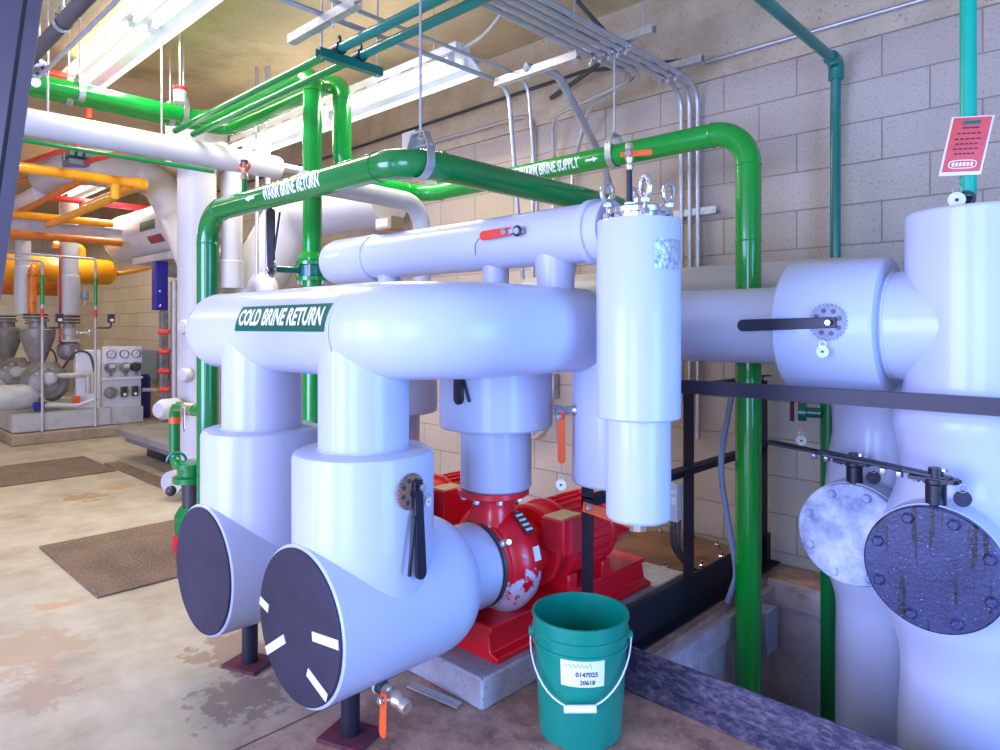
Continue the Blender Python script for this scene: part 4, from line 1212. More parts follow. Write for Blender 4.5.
# ------------------------------------------------------------------ strip lights
POW = 2.0
def strip_light(x0, x1, y, z, label, w_=.33):
    t = thing('strip_light', label, 'light fixture', ((x0 + x1) / 2, y, z), 'ceiling strip lights')
    L = x1 - x0
    h = MB()
    h.prism([(-w_ / 2, 0), (-w_ * .2, .075), (w_ * .2, .075), (w_ / 2, 0), (w_ / 2 - .004, -.006), (w_ * .19, .066), (-w_ * .19, .066), (-w_ / 2 + .004, -.006)], (x0, y, z), (0, 1, 0), (0, 0, 1), L)
    h.build('reflector', WHITE, t)
    MB().box(((x0 + x1) / 2, y, z + .10), (L, .11, .06)).build('ballast_channel', WHITE, t, bevel=.004)
    for k, dy in enumerate((-.055, .055)):
        for q in range(2):
            a = x0 + .05 + q * L / 2; b = x0 + L / 2 - .05 + q * L / 2
            tb = MB().tube([(a, y + dy, z + .035), (b, y + dy, z + .035)], .017, 14).build('fluorescent_tube', TUBE, t)
            for e, sx_ in ((a, -1), (b, 1)):
                MB().box((e + sx_ * .012, y + dy, z + .045), (.022, .036, .055)).build('lamp_holder', WHITE, tb)
    sl = MB()
    n = int(L / .22)
    for k in range(n):
        for dy in (-w_ * .36, w_ * .36):
            xx = x0 + (k + .5) * L / n
            zz = z + .031
            sl.box((xx, y + dy, zz + .004), (.11, .012, .006), M=Matrix.Rotation(math.copysign(.64, -dy), 3, 'X'))
    sl.build('reflector_slots', GREYDK, t)
    for x in (x0 + .25, x1 - .25):
        MB().tube([(x, y, z + .12), (x, y, ZC)], .004, 6).build('hanger_cord', EMT, t)
    def lamp(nm, y_, z_, up, wd, power):
        l = bpy.data.lights.new(nm, 'AREA'); l.shape = 'RECTANGLE'; l.size = L - .12; l.size_y = wd; l.energy = power * L / 2.4; l.color = (1.0, .93, .80)
        lo = bpy.data.objects.new(nm, l); COL.objects.link(lo); lo.parent = t; lo.location = (0, y_, z_)
        if up:
            lo.rotation_euler = (PI, 0, 0)
    for dy in (-.055, .055):
        lamp('tube_light', dy, .016, False, .026, POW * 15)
    lamp('added_uplight', 0, .135, True, .10, POW * 3)  # lamp added above the ballast to brighten the ceiling
    return t
strip_light(-5.6, -2.8, 2.64, 2.74, 'long white fluorescent strip light behind the upright green risers')
strip_light(-5.9, -3.1, 1.53, 3.10, 'long white fluorescent strip light over the overhead green pipes, near the steel brace')
strip_light(-10.6, -7.8, 2.6, 3.0, 'white fluorescent strip light over the compressors, beside the grey vessel')
strip_light(-13.6, -11.4, 1.6, 3.0, 'white fluorescent strip light at the far end over the compressors')
strip_light(-8.6, -6.0, -.6, 3.0, 'white fluorescent strip light over the open floor beyond the steel brace')
one('conduit_elbow', MB().tube(smooth([(-2.8, 2.64, 2.84), (-2.6, 2.62, 2.86), (-2.4, 2.6, 2.95), (-2.2, 2.6, 3.05), (-2.12, 2.6, ZC)]), .012, 10), EMT, (-2.4, 2.6, 2.9), 'pale flexible whip feeding the end of the strip light behind the risers', 'conduit')

# ------------------------------------------------------------------ brace at the picture edge
t = thing('steel_brace', 'leaning dark blue steel brace with a pale flange, floor to ceiling', 'steel column', (-2.2, .1, 0))
def br(z, r, f_):
    bx_, by_ = -2.088 + .1016 * z, .222 + .0972 * z
    return V((bx_ + .7247 * r - .689 * f_, by_ + .689 * r + .7247 * f_, z))
def slab_pts(r0, r1, f0, f1):
    mb = MB()
    vs = [br(z, r, q) for z in (0.0, ZC) for r, q in ((r0, f0), (r1, f0), (r1, f1), (r0, f1))]
    return mb.add(vs, [(3, 2, 1, 0), (4, 5, 6, 7), (0, 1, 5, 4), (1, 2, 6, 5), (2, 3, 7, 6), (3, 0, 4, 7)])
slab_pts(-.34, 0, -.06, -.047).build('brace_web', NAVY, t, bevel=.002)
slab_pts(-.012, .0, -.046, .0).build('brace_flange', LAVEN, t, bevel=.002)

# ------------------------------------------------------------------ the left bay: column, vessel, compressors
t = thing('white_standpipe', 'tall white insulated vertical pipe with round capped stubs, behind the green return pipe', 'pipe', (-5.42, 2.24, 0))
MB().lathe([(0, 0.0), (.142, 0.0), (.142, 2.50), (.147, 2.51), (.147, 2.515), (.225, 2.52), (.225, 2.84), (0, 2.85)], (-5.42, 2.24, 0), (0, 0, 1), 44).build('column_jacket', JACKD, t)
for z in (1.27, .903):
    MB().lathe([(.04, 0), (.058, .0), (.058, .03), (.045, .055), (0, .062)], (-5.33, 2.13, z), (.35, -.9, 0), 24).build('capped_stub', JACKD, t)
MB().tube(fillet([(-5.42, 2.24, .14), (-5.16, 1.98, .14), (-5.13, 1.935, .14)], .05), .085, 28).build('base_stub', JACKD, t)
MB().lathe([(.05, 0), (.075, .0), (.075, .12), (.055, .16), (0, .17)], (-5.32, 2.04, .66), (.35, -.9, 0), 28).build('side_stub', JACKD, t)

t = thing('drain_loop_pipe', 'green drain loop with an orange banded elbow beside the foot of the return pipe', 'pipe', (-4.1, 1.6, .3))
MB().tube(fillet([(-3.79, 1.6, .80), (-4.19, 1.6, .80), (-4.19, 1.6, .46), (-4.0, 1.6, .46)], .06, 8), .031, 24).build('pipe_run', GREEN, t)
MB().tube([(-4.19, 1.6, .70), (-4.19, 1.6, .735)], .033, 24).build('orange_band', ORANGE, t)
MB().lathe([(0, 0), (.034, 0), (.034, .03), (.024, .04), (.036, .06), (.024, .085), (.034, .095), (.034, .12), (0, .12)], (-4.02, 1.6, .80), (1, 0, 0), 20).build('valve_body', BRASS, t)
lever(t, (-3.97, 1.565, .80), (-3.955, 1.56, .68), (0, -1, 0), GALV, .022, .005, False, 'valve_handle')
t = thing('circulator', 'small green circulator with a red base at the foot of the white column', 'pump', (-3.95, 1.6, 0))
MB().lathe([(0, .39), (.10, .39), (.10, .42), (.075, .43), (.075, .47), (.10, .475), (.10, .50), (.05, .51), (0, .51)], (-3.95, 1.6, 0), (0, 0, 1), 32).build('pump_flange', GREEN, t)
MB().lathe([(0, .23), (.05, .23), (.05, .39), (0, .39)], (-3.95, 1.6, 0), (0, 0, 1), 24).build('pump_neck', DKGREY, t)
MB().lathe([(0, .10), (.085, .10), (.09, .2), (.06, .25), (0, .26)], (-3.95, 1.6, 0), (0, 0, 1), 28).build('pump_body', GREEN, t)
MB().lathe([(0, 0), (.095, 0), (.095, .10), (0, .10)], (-3.95, 1.6, 0), (0, 0, 1), 28).build('pump_base', RED, t)
MB().torus((-4.03, 1.55, .50), (1, -.6, 0), .05, .008, 24, 8, 0, PI).build('lifting_strap', TEAL, t)
MB().ball((-4.06, 1.53, .33), .03).build('drain_knob', DKGREY, t)

t = thing('grey_vessel', 'horizontal grey vessel with a dome end and green and red labels', 'tank', (-7.2, 2.6, 1.93))
MB().lathe([(0, -.22), (.08, -.21), (.16, -.175), (.225, -.11), (.268, -.03), (.28, .05), (.295, .06), (.295, 2.0), (.25, 2.12), (.14, 2.2), (0, 2.22)], (-9.30, 2.97, 2.36), (1, 0, 0), 56).build('vessel_shell', mat('vessel_paint', (.66, .66, .65), .3, .1, col2=(.56, .56, .56), coat=.3), t)
VS = cyl_x(-7.75, 2.97, 2.36, .298, -.02)
patch(VS, -.22, .22, -.05, .05, 2, 6).build('green_label', LABELG, t)
VS2 = cyl_x(-7.62, 2.97, 2.36, .298, -.55)
patch(VS2, -.20, .20, -.045, .045, 2, 6).build('red_label', mat('label_red', lin(150, 66, 62), .5), t)
for x in (-9.15, -7.40):
    MB().torus((x, 2.97, 2.36), (1, 0, 0), .2955, .006, 56, 6).build('shell_seam', GREYL, t)
MB().box((-8.0, 2.92, 2.03), (1.1, .26, .08)).build('cradle', GREYL, t, bevel=.01)
t = thing('blue_steel_post', 'dark blue bolted steel post under the grey vessel', 'post', (-7.90, 2.86, 0))
MB().box((-7.90, 2.86, 1.73), (.125, .13, .55)).build('bolted_head', BLUE, t, bevel=.006)
for z in (1.50, 1.66):
    MB().lathe([(0, 0), (.014, 0), (.012, .012), (0, .014)], (-7.84, 2.84, z), (1, -.3, 0), 10).build('post_bolt', CHROME, t)
MB().box((-7.90, 2.90, .74), (.07, .07, 1.47)).build('post_shaft', GREYM, t, bevel=.004)
t = thing('violet_post', 'violet steel post beside the sight glass with the red handles', 'post', (-8.08, 3.11, 0))
MB().box((-8.08, 3.11, .9), (.10, .10, 1.8)).build('post_shaft', VIOLET, t, bevel=.006)
t = thing('sight_column', 'slim grey standpipe carrying four red valve handles', 'pipe', (-7.65, 2.92, 0))
MB().tube([(-7.65, 2.92, .12), (-7.65, 2.92, 1.77)], .028, 20).build('standpipe', GREYL, t)
MB().tube([(-7.57, 2.97, .12), (-7.57, 2.97, 1.77)], .03, 16).build('guard_pipe', GREYM, t)
for z in (1.217, 1.005, .793, .592):
    MB().lathe([(0, 0), (.022, 0), (.030, .02), (.030, .10), (.02, .12), (0, .12)], (-7.68, 2.885, z), (-.55, -.75, 0), 16).build('red_handle', REDGRIP, t)
MB().box((-7.65, 2.92, .06), (.14, .14, .12)).build('standpipe_foot', GREYM, t)

t = thing('white_cross_pipe', 'large white insulated pipe elbowing down above the grey vessel', 'pipe', (-7.4, 2.4, 1.8))
MB().tube(fillet([(-7.9, 1.80, 2.74), (-7.08, 1.80, 2.74), (-7.06, 2.52, 2.74), (-6.45, 2.52, 2.22), (-5.5, 2.30, 1.75)], .25, 10), .16, 36).build('pipe_jacket', JACKD, t)
MB().torus((-7.08, 2.09, 2.74), (0, 1, 0), .162, .006, 36, 6).build('jacket_seam', SEAM, t)
t = thing('large_white_elbow', 'very large white insulated elbow seen between the two upright green pipes', 'pipe', (-5.4, 3.0, .3))
MB().tube(fillet([(-4.35, 3.30, 2.30), (-5.35, 3.05, 2.26), (-5.66, 2.78, 1.55), (-5.66, 2.78, .287)], .35, 12), .235, 44).build('elbow_jacket', JACKD, t)
MB().tube(fillet([(-5.66, 2.78, 1.2), (-5.15, 2.62, 1.62), (-4.98, 2.6, 1.62), (-4.95, 2.6, 1.2)], .15, 8), .085, 32).build('branch_jacket', JACKD, t)
t = thing('white_drop_pipe', 'white insulated drop pipe with a stepped lower end behind the return pipe elbow', 'pipe', (-5.55, 2.52, 1.5))
MB().lathe([(0, 1.58), (.10, 1.585), (.10, 1.80), (.085, 1.81), (.085, 2.60), (.0, 2.60)], (-5.40, 2.51, 0), (0, 0, 1), 36).build('drop_jacket', JACKD, t)
for k, (x, y) in enumerate(((-5.05, 2.55), (-4.97, 2.60))):
    one('conduit', MB().tube([(x, y, 1.6), (x, y, ZC)], .014 + .006 * k, 12), EMT, (x, y, 1.6), 'upright grey conduit behind the WARM BRINE RETURN elbow, ' + ('the slimmer one', 'the thicker one')[k], 'conduit', 'conduits behind the return elbow')
t = thing('alarm_beacon', 'grey beacon with a red cap hanging beside the overhead green pipes', 'beacon', (-4.50, 1.84, 2.70))
MB().lathe([(0, 2.70), (.038, 2.70), (.04, 2.71), (.04, 2.775), (0, 2.775)], (-4.47, 1.74, 0), (0, 0, 1), 24).build('beacon_body', GREYL, t)
MB().lathe([(0, 2.775), (.042, 2.775), (.044, 2.785), (.042, 2.80), (.02, 2.805), (0, 2.805)], (-4.47, 1.74, 0), (0, 0, 1), 24).build('beacon_cap', DRED, t)
MB().tube([(-4.47, 1.74, 2.80), (-4.47, 1.74, ZC)], .006, 8).build('beacon_stem', EMT, t)
for k, z in enumerate((3.04, 2.98)):
    one('red_sprinkler_pipe', MB().tube(fillet([(-5.55, -.3, z), (-5.55, 1.52, z), (-5.55, 1.52, z - .2)], .05), .028 if k == 0 else .022, 20), REDGRIP, (-5.55, 1, z), 'red pipe above the overhead green pipes, ' + ('the upper one with the elbow', 'the lower thinner one')[k], 'pipe')
MB().torus((-5.55, .95, 3.04), (0, 1, 0), .033, .008, 20, 8).build('pipe_band', GALV, bpy.data.objects['red_sprinkler_pipe'])
t = thing('pipe_flange_disc', 'bright bolted round flange at the end of the overhead green pipe by the steel brace', 'flange', (-4.2, 1.0, 2.7))
one_c = V((-4.70, 1.03, 2.785))
MB().lathe([(0, 0), (.055, 0), (.055, .02), (0, .02)], one_c, (.75, -.6, -.3), 28).build('flange_plate', EMT, t)
for k in range(4):
    a = k * PI / 2
    X_, Y_, Z_ = basis((.75, -.6, -.3))
    MB().lathe([(0, 0), (.012, 0), (.012, .014), (0, .014)], one_c + X_ * (.035 * math.cos(a)) + Y_ * (.035 * math.sin(a)) + Z_ * .02, Z_, 6).build('flange_bolt', DKGREY, t)
MB().lathe([(0, 0), (.026, 0), (.026, .006), (0, .006)], one_c + V((.02, -.02, -.095)), (.75, -.6, -.3), 20).build('round_tag', WHITE, t)
MB().tube([one_c + V((.02, -.02, -.05)), one_c + V((.02, -.02, -.07))], .004, 6).build('tag_ring', GALV, t)
MB().tube([one_c, (-4.70, 1.03, ZC)], .006, 8).build('hanger_rod', EMT, t)
one('black_pipe', MB().tube([(-5.4, .93, 2.74), (1.9, .93, 2.74)], .034, 20), GREYDK, (-3, .93, 2.74), 'dark pipe under the ceiling above the green pipes near the steel brace', 'pipe')
clevis('dark pipe hanger on the black ceiling pipe by the steel brace', (-3.80, .93, 2.74), (1, 0, 0), .034, ZC)
one('conduit', MB().tube([(-5.4, 1.02, 2.72), (1.9, 1.02, 2.72)], .011, 12), EMT, (-3, 1.0, 2.7), 'pale thin conduit beside the black ceiling pipe', 'conduit')
one('conduit', MB().tube([(-6.4, .72, 2.85), (1.9, .72, 2.85)], .014, 12), GREYDK, (-3, .7, 2.8), 'dark conduit high on the ceiling beside the steel brace', 'conduit')

# orange piping and steel in the left bay
t = thing('orange_header_pipe', 'yellow-orange pipe with a cross elbow in front of the white cross pipe', 'pipe', (-6.39, 1.8, 2.48))
MB().tube(fillet([(-6.39, -.2, 2.52), (-6.39, 2.153, 2.52), (-8.0, 2.153, 2.52)], .03, 4), .041, 24).build('pipe_run', YELLOW, t)
MB().lathe([(.03, 0), (.054, .0), (.054, .05), (.048, .06), (.048, .10), (.03, .10)], (-6.39, 2.10, 2.52), (0, 1, 0), 20).build('elbow_fitting', YELLOW, t)
clevis('pale clamp hanger on the yellow-orange header pipe beside the steel brace', (-6.39, 1.15, 2.52), (0, 1, 0), .041, ZC)
lb = ['dull orange branch pipe joining the yellow-orange header at its middle', 'orange pipe slanting below the yellow-orange header branches', 'orange pipe running along the grey beam over the compressors', 'dull orange pipe below the grey beam over the compressors', 'short yellow-orange pipe above the header beside the steel brace', 'dull orange branch close under the ceiling beside the steel brace']
for k, (P, r, m2) in enumerate((([(-6.41, 1.75, 2.52), (-9.8, 1.75, 2.50)], .030, RUSTOR), ([(-6.39, 1.95, 2.49), (-6.39, 1.95, 2.385), (-6.5, 1.95, 2.375), (-9.5, 1.95, 2.36)], .036, YELLOW),
        ([(-8.45, 1.3, 2.43), (-8.45, 2.55, 2.43)], .04, YELLOW), ([(-8.3, 1.0, 2.21), (-8.3, 2.60, 2.21)], .042, RUSTOR),
        ([(-6.9, -.2, 2.82), (-6.9, 1.28, 2.82)], .04, YELLOW), ([(-6.9, 1.2, 2.80), (-9.5, 1.2, 2.70)], .035, RUSTOR))):
    one('orange_pipe', MB().tube(P, r, 20), m2, P[0], lb[k], 'pipe')
st_ = MB()
st_.box((-8.55, 2.0, 2.385), (.10, 3.2, .012)); st_.box((-8.55, 2.0, 2.235), (.10, 3.2, .012)); st_.box((-8.55, 2.0, 2.31), (.008, 3.2, .15))
one('steel_beam_rack', st_, GREYL, (-8.55, 2.0, 2.3), 'grey steel beam carrying orange pipes above the compressors', 'steel beam')
one('pink_pipe', MB().tube([(-7.9, 1.76, 2.60), (-10.5, 1.76, 2.62)], .085, 28), mat('pale_pink_pipe', (.78, .68, .66), .45), (-7.9, 1.76, 2.6), 'pale pinkish insulated pipe end beside the steel brace', 'pipe')
one('dark_red_pipe', MB().tube([(-8.9, 2.0, 2.72), (-8.9, 3.6, 2.72)], .035, 16), DRED, (-8.9, 2.8, 2.7), 'dark red pipe behind the grey vessel dome', 'pipe')
one('red_branch_pipe', MB().tube([(-5.9, 1.55, 2.66), (-9.5, 1.55, 2.95)], .022, 14), REDGRIP, (-7, 1.5, 2.8), 'thin red pipe rising behind the overhead white pipe, nearer the steel brace', 'pipe')
one('red_branch_pipe', MB().tube([(-5.9, 1.85, 2.66), (-9.5, 1.85, 2.95)], .022, 14), REDGRIP, (-7, 1.8, 2.8), 'thin red pipe rising behind the overhead white pipe, nearer the white column', 'pipe')
t = thing('valve_actuator', 'grey-green actuator box with a blue base hanging under the overhead white pipe', 'actuator', (-6.87, 1.75, 2.7))
ac = V((-6.95, 1.80, 2.80))
for k in range(3):
    MB().box(ac + V((0, -.06 + .06 * k, .0)), (.26, .04, .05)).build('actuator_rib', mat('actuator_teal', (.18, .30, .30), .4) if k == 0 else MATS['actuator_teal'], t, bevel=.004)
MB().box(ac + V((0, 0, -.07)), (.22, .16, .05)).build('actuator_base', BLUEBOX, t, bevel=.006)
MB().tube([ac + V((0, -.09, -.05)), ac + V((0, -.09, .5))], .006, 8).build('actuator_rod', EMT, t)

t = thing('oil_separator', 'orange horizontal separator with a dome end behind the white compressor pipes', 'tank', (-9.9, 2.3, 1.83))
MB().lathe([(0, -.02), (.10, 0), (.155, .05), (.165, .10), (.165, 1.15), (.155, 1.20), (.10, 1.25), (.035, 1.27), (.03, 1.34), (0, 1.34)], (-9.85, 1.75, 1.98), (0, 1, 0), 36).build('separator_shell', YELLOW, t)
MB().tube(fillet([(-9.85, 2.9, 1.98), (-9.85, 3.08, 1.98), (-7.7, 3.08, 2.02)], .05), .028, 16).build('outlet_pipe', YELLOW, t)
MB().tube(fillet([(-9.85, 2.62, 2.10), (-9.85, 2.62, 2.28), (-9.85, 2.3, 2.30)], .05), .045, 20).build('inlet_pipe', YELLOW, t)
MB().tube([(-9.85, 2.65, 1.84), (-9.85, 2.65, 1.55)], .014, 10).build('drain_pipe', GREYL, t)
MB().lathe([(0, 0), (.045, .01), (.05, .05), (.03, .10), (0, .10)], (-9.85, 2.65, 1.62), (0, 0, 1), 16).build('drain_valve', BLUEBOX, t)
one('orange_drum_pipe', MB().tube([(-10.2, .9, 1.80), (-10.2, 2.5, 1.80)], .13, 28), RUSTOR, (-10.2, 1.5, 1.8), 'dull orange wide pipe low behind the compressor pipes', 'pipe')
one('spiral_duct', (lambda mb: [mb.torus((-9.0 + .09 * k, 3.42, 2.09), (1, 0, .05), .15, .045, 24, 8) for k in range(20)] and mb)(MB()), GALV, (-8, 3.42, 2.09), 'silvery ribbed flexible duct below the grey vessel', 'duct')

def compressor(off, label, full=True):
    ox = V((0, off, 0))
    t = thing('compressor', label, 'compressor', (-9.1, 2.05 + off, .122))
    def P(x, y, z): return V((x, y, z)) + ox
    b = MB()
    b.box(P(-8.80, 2.16, .23), (.02, .95, .20)); b.box(P(-8.84, 2.16, .325), (.10, .95, .012)); b.box(P(-8.84, 2.16, .135), (.10, .95, .012))
    b.box(P(-9.5, 2.16, .23), (.02, .95, .20)); b.box(P(-9.15, 1.70, .23), (.70, .02, .20)); b.box(P(-9.15, 2.16, .318), (.70, .90, .01))
    b.build('skid_frame', GREYL, t, bevel=.004)
    MB().lathe([(0, .86), (.07, .86), (.10, .94), (.16, 1.12), (.175, 1.19), (.175, 1.24), (.16, 1.25), (.09, 1.27), (.085, 1.33), (.115, 1.335), (.115, 1.36), (.05, 1.36)], P(-9.2, 2.0, 0), (0, 0, 1), 36).build('suction_bowl', GREYM, t)
    for z in (1.365, 1.40):
        MB().lathe([(.05, 0), (.12, 0), (.12, .018), (.05, .018)], P(-9.2, 1.98, z), (0, 0, 1), 28).build('flange', DKGREY, t)
    c = MB()
    c.lathe([(0, -.30), (.16, -.28), (.225, -.16), (.235, 0), (.225, .16), (.17, .24), (.10, .26), (.10, .29), (.06, .30), (0, .30)], P(-9.12, 2.05, .64), (1, -.12, 0), 40)
    c.lathe([(0, 0), (.14, 0), (.17, .25), (.13, .32), (0, .32)], P(-9.14, 2.05, .55), (0, 0, 1), 32)
    c.build('crankcase', GREYM, t)
    k_ = MB().lathe([(0, 0), (.07, 0), (.07, .04), (.045, .06), (0, .065)], P(-8.83, 2.03, .70), (1, -.1, 0), 24).build('end_cover', GREYL, t)
    for k in range(10):
        a = 2 * PI * k / 10
        MB().hexb(P(-8.905, 2.03 + .125 * math.cos(a), .68 + .125 * math.sin(a)), (1, -.1, 0), .016, .03).build('cover_bolt', GREYL, t)
    MB().lathe([(0, -.12), (.07, -.11), (.115, -.06), (.125, 0), (.115, .06), (.07, .11), (0, .12)], P(-9.15, 2.30, 1.0), (0, 0, 1), 32).build('strainer_barrel', GREYM, t)
    MB().lathe([(.05, 1.10), (.115, 1.10), (.115, 1.12), (.06, 1.125), (.055, 1.16), (.075, 1.19), (.075, 1.25), (.055, 1.28), (.055, 1.31), (.05, 1.31)], P(-9.15, 2.30, 0), (0, 0, 1), 28).build('stop_valve', GREYL, t)
    for z in (1.31, 1.345, 1.385):
        MB().lathe([(.05, 0), (.115, 0), (.115, .016), (.05, .016)], P(-9.15, 2.30, z), (0, 0, 1), 28).build('flange', DKGREY, t)
    MB().lathe([(0, 0), (.03, 0), (.03, .02), (.012, .03), (.012, .12), (.035, .125), (.035, .14), (0, .14)], P(-9.10, 2.36, 1.20), (.3, .9, 0), 18).build('valve_spindle', GREYL, t)
    MB().lathe([(0, -.25), (.11, -.24), (.14, -.18), (.14, .18), (.11, .24), (.05, .27), (0, .27)], P(-8.98, 1.70, .50), (0, 1, 0), 36).build('drive_motor', GREYL, t)
    MB().box(P(-8.83, 1.93, .40), (.06, .10, .09)).build('oil_pump', BLUE, t, bevel=.01)
    MB().tube(smooth([P(-8.95, 1.72, .62), P(-8.9, 1.9, .60), P(-8.88, 2.0, .45), P(-8.85, 2.1, .42)]), .012, 10).build('oil_line', GREYL, t)
    MB().tube(smooth([P(-9.0, 2.2, .80), P(-8.95, 2.32, .98), P(-8.92, 2.45, .95), P(-8.92, 2.5, .75)]), .013, 10).build('black_hose', DKGREY, t)
    MB().tube(fillet([P(-8.86, 2.1, .72), P(-8.86, 2.42, .72), P(-8.86, 2.42, .5)], .03), .03, 14).build('cooler_pipe', GREYL, t)
    MB().box(P(-8.92, 2.32, .43), (.05, .06, .09)).build('orange_solenoid', ORANGE, t, bevel=.006)
    MB().tube(fillet([P(-8.82, 1.98, .41), P(-8.80, 2.3, .38), P(-8.80, 2.5, .44)], .04), .022, 12).build('bottom_pipe', PANELG, t)
    return t
C1 = compressor(0, 'grey machine with a bowl shaped housing on a steel skid, under the two white pipes')
C2 = dup(C1, (-1.55, .0, 0), 'grey machine on a second skid, hidden behind the one under the white pipes')
t = thing('white_suction_pipe', 'white insulated upright pipe rising from the machine bowl, next to the orange pipe', 'pipe', (-9.2, 1.85, 1.42))
MB().lathe([(0, 1.42), (.085, 1.42), (.085, 1.95), (.075, 1.96), (.075, 2.24), (0, 2.24)], (-9.2, 1.86, 0), (0, 0, 1), 32).build('pipe_jacket', JACKD, t)
t = thing('white_suction_pipe', 'wider white insulated upright pipe rising from the barrel strainer, with a red stripe', 'pipe', (-9.15, 2.30, 1.41))
MB().lathe([(0, 1.41), (.112, 1.41), (.112, 1.86), (.105, 1.865), (.105, 1.875), (.098, 1.88), (.098, 2.72), (0, 2.72)], (-9.15, 2.30, 0), (0, 0, 1), 32).build('pipe_jacket', JACKD, t)
MB().tube([(-9.08, 2.19, 1.05), (-9.08, 2.19, 2.2)], .010, 10).build('red_line', DRED, t)
t = thing('orange_suction_pipe', 'orange upright pipe between the white pipes above the machine', 'pipe', (-9.1, 1.95, 1.42))
MB().tube(fillet([(-9.12, 1.93, 1.42), (-9.12, 1.93, 1.93), (-9.5, 2.02, 1.96)], .06), .042, 24).build('pipe_run', RUSTOR, t)
for z in (1.55, 1.86):
    MB().torus((-9.12, 1.93, z), (0, 0, 1), .044, .006, 24, 8).build('pipe_weld', RUSTOR, t)
for k, (y, top) in enumerate(((1.95, 1.99), (2.47, 2.05))):
    t = thing('instrument_pipe', ('slim grey instrument pipe with green bands in front of the orange pipe', 'slim grey instrument pipe with green bands and a gauge arm, before the bare block wall')[k], 'pipe', (-8.77, y, .12))
    MB().tube(fillet([(-8.77, y, .125), (-8.77, y, top), (-8.77, y - (.4, .75)[k], top + .01)], .03), .014, 12).build('pipe_run', GREYL, t)
    MB().tube([(-8.77, y, 1.52), (-8.77, y, 1.84)], .0185, 12).build('green_band', GREENB, t)
    MB().tube([(-8.77, y, 1.38), (-8.77, y, 1.47)], .0185, 12).build('red_band', REDGRIP, t)
    MB().tube(fillet([(-8.77, y, 1.26), (-8.77, y + .16, 1.26), (-8.77, y + .16, 1.32)], .02), .010, 10).build('gauge_arm', DKGREY, t)
    MB().box((-8.76, y + .16, 1.37), (.05, .07, .10)).build('pressure_switch', DKGREY, t, bevel=.006)
    MB().box((-8.732, y + .16, 1.35), (.004, .04, .03)).build('switch_label', PAPER, t)
one('plate_cabinet', MB().box((-9.05, 2.46, .66), (.12, .26, .68)), WHITE, (-9.05, 2.46, .33), 'pale cabinet panel between the machine and the gauge panel', 'cabinet', bevel=.01)

t = thing('gauge_panel', 'grey control panel with three round gauges on a white board', 'control panel', (-8.85, 2.78, .122))
MB().box((-8.88, 2.78, .60), (.04, .42, .58)).build('panel_plate', PANELG, t, bevel=.004)
MB().box((-8.86, 2.78, .94), (.03, .43, .20)).build('gauge_board', WHITE, t, bevel=.004)
MB().box((-8.86, 2.78, .22), (.10, .44, .19)).build('panel_base', GREYL, t, bevel=.006)
MB().tube([(-8.84, 2.56, .66), (-8.84, 3.0, .66)], .014, 12).build('panel_rail', WHITE, t)
for y in (2.65, 2.79, 2.92):
    g_ = MB().lathe([(0, 0), (.048, 0), (.048, .03), (.040, .032), (.040, .026), (0, .026)], (-8.845, y, .95), (1, 0, 0), 28).build('gauge', GREYM, t)
    MB().lathe([(0, 0), (.039, 0), (.039, .002), (0, .002)], (-8.819, y, .95), (1, 0, 0), 24).build('gauge_dial', WHITE, g_)
    MB().bar((-8.815, y - .012, .935), (-8.815, y + .014, .966), .004, .003, (1, 0, 0)).build('gauge_needle', INK, g_)
for k, y in enumerate((2.64, 2.80, 2.92)):
    s_ = MB().lathe([(0, 0), (.055, 0), (.06, .03), (.045, .07), (0, .075)], (-8.855, y, .79), (1, 0, 0), 20).build('pressure_switch', (GREYM, GREYM, DKGREY)[k], t)
    MB().box((-8.79, y + .01, .81), (.03, .06, .045)).build('switch_cap', (PANELG, PANELG, DKGREY)[k], s_, bevel=.004)
    MB().tube([(-8.83, y, .75), (-8.83, y, .69)], .014, 10).build('switch_stem', GREYM, s_)
MB().lathe([(0, 0), (.06, 0), (.07, .03), (.05, .08), (0, .09)], (-8.855, 2.64, .50), (1, 0, 0), 20).build('oil_filter', GREYM, t)
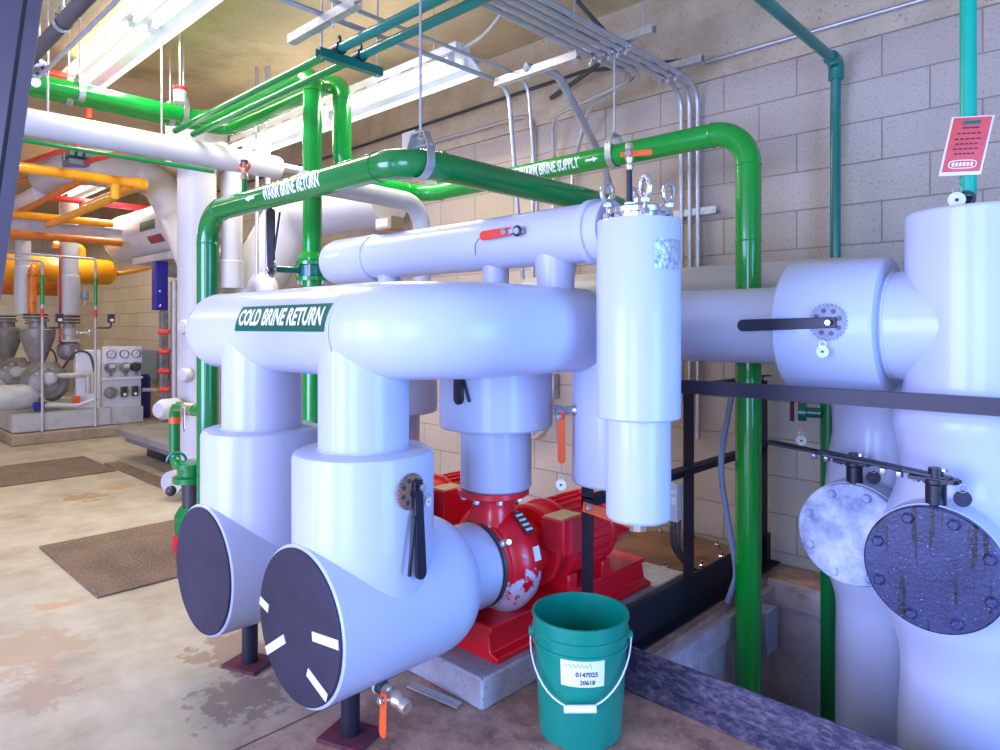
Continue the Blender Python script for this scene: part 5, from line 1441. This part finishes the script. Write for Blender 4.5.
for y in (2.79, 2.91):
    s_ = MB().box((-8.83, y, .50), (.05, .065, .12)).build('pressure_switch', DKGREY, t, bevel=.006)
    MB().lathe([(0, 0), (.018, 0), (.018, .004), (0, .004)], (-8.805, y, .47), (1, 0, 0), 16).build('switch_dial', PAPER, s_)
one('electrical_box', MB().box((-10.2, 3.62, .74), (.62, .16, .42)), BLUEBOX, (-10.2, 3.62, .6), 'blue-grey electrical box on the far block wall beyond the gauge panel', 'electrical box', bevel=.01)
one('blue_drum', MB().lathe([(0, 0), (.14, 0), (.15, .02), (.15, .50), (.12, .55), (0, .56)], (-9.3, 3.1, .122), (0, 0, 1), 28), BLUE, (-9.3, 3.1, .122), 'dark blue drum partly hidden behind the gauge panel', 'drum')
one('skid_pipe', MB().tube(fillet([(-8.9, 3.02, .50), (-8.9, 3.4, .48), (-8.62, 3.40, .48), (-8.62, 3.40, .005)], .06), .022, 14), GREYL, (-8.9, 3.2, .4), 'grey pipe leaving the gauge panel toward the sight glass', 'pipe')

# platform and mats
t = thing('low_platform', 'low dark slab platform with an overhanging top beyond the green drain loop', 'platform', (-6.6, 2.9, 0))
MB().box((-6.45, 2.92, .25), (1.75, 1.38, .07)).build('platform_top', LEDGE, t, bevel=.01)
MB().box((-6.45, 2.95, .18), (1.68, 1.28, .07)).build('platform_lip', LEDGE, t, bevel=.006)
MB().box((-6.38, 3.02, .075), (1.55, 1.1, .15)).build('shadow_black_plinth', BLKMET, t)  # black colour paints in the shadow under the overhanging slab
def mat_obj(x0, x1, y0, y1, label):
    mb = MB(); quadbox(mb, x0, x1, y0, y1, 0.0005, .012)
    one('floor_mat', mb, MATM, ((x0 + x1) / 2, (y0 + y1) / 2, 0), label, 'mat', bevel=.004)
mat_obj(-4.617, -3.555, 1.01, 2.0, 'brown ribbed floor mat beside the black end disc of the farther suction fitting')
mat_obj(-7.53, -6.58, .7, 2.02, 'brown ribbed floor mat out in the open floor before the machine pad')
mat_obj(-7.0, -5.55, 1.98 + .06, 2.18, 'dark strip of matting at the foot of the low platform')
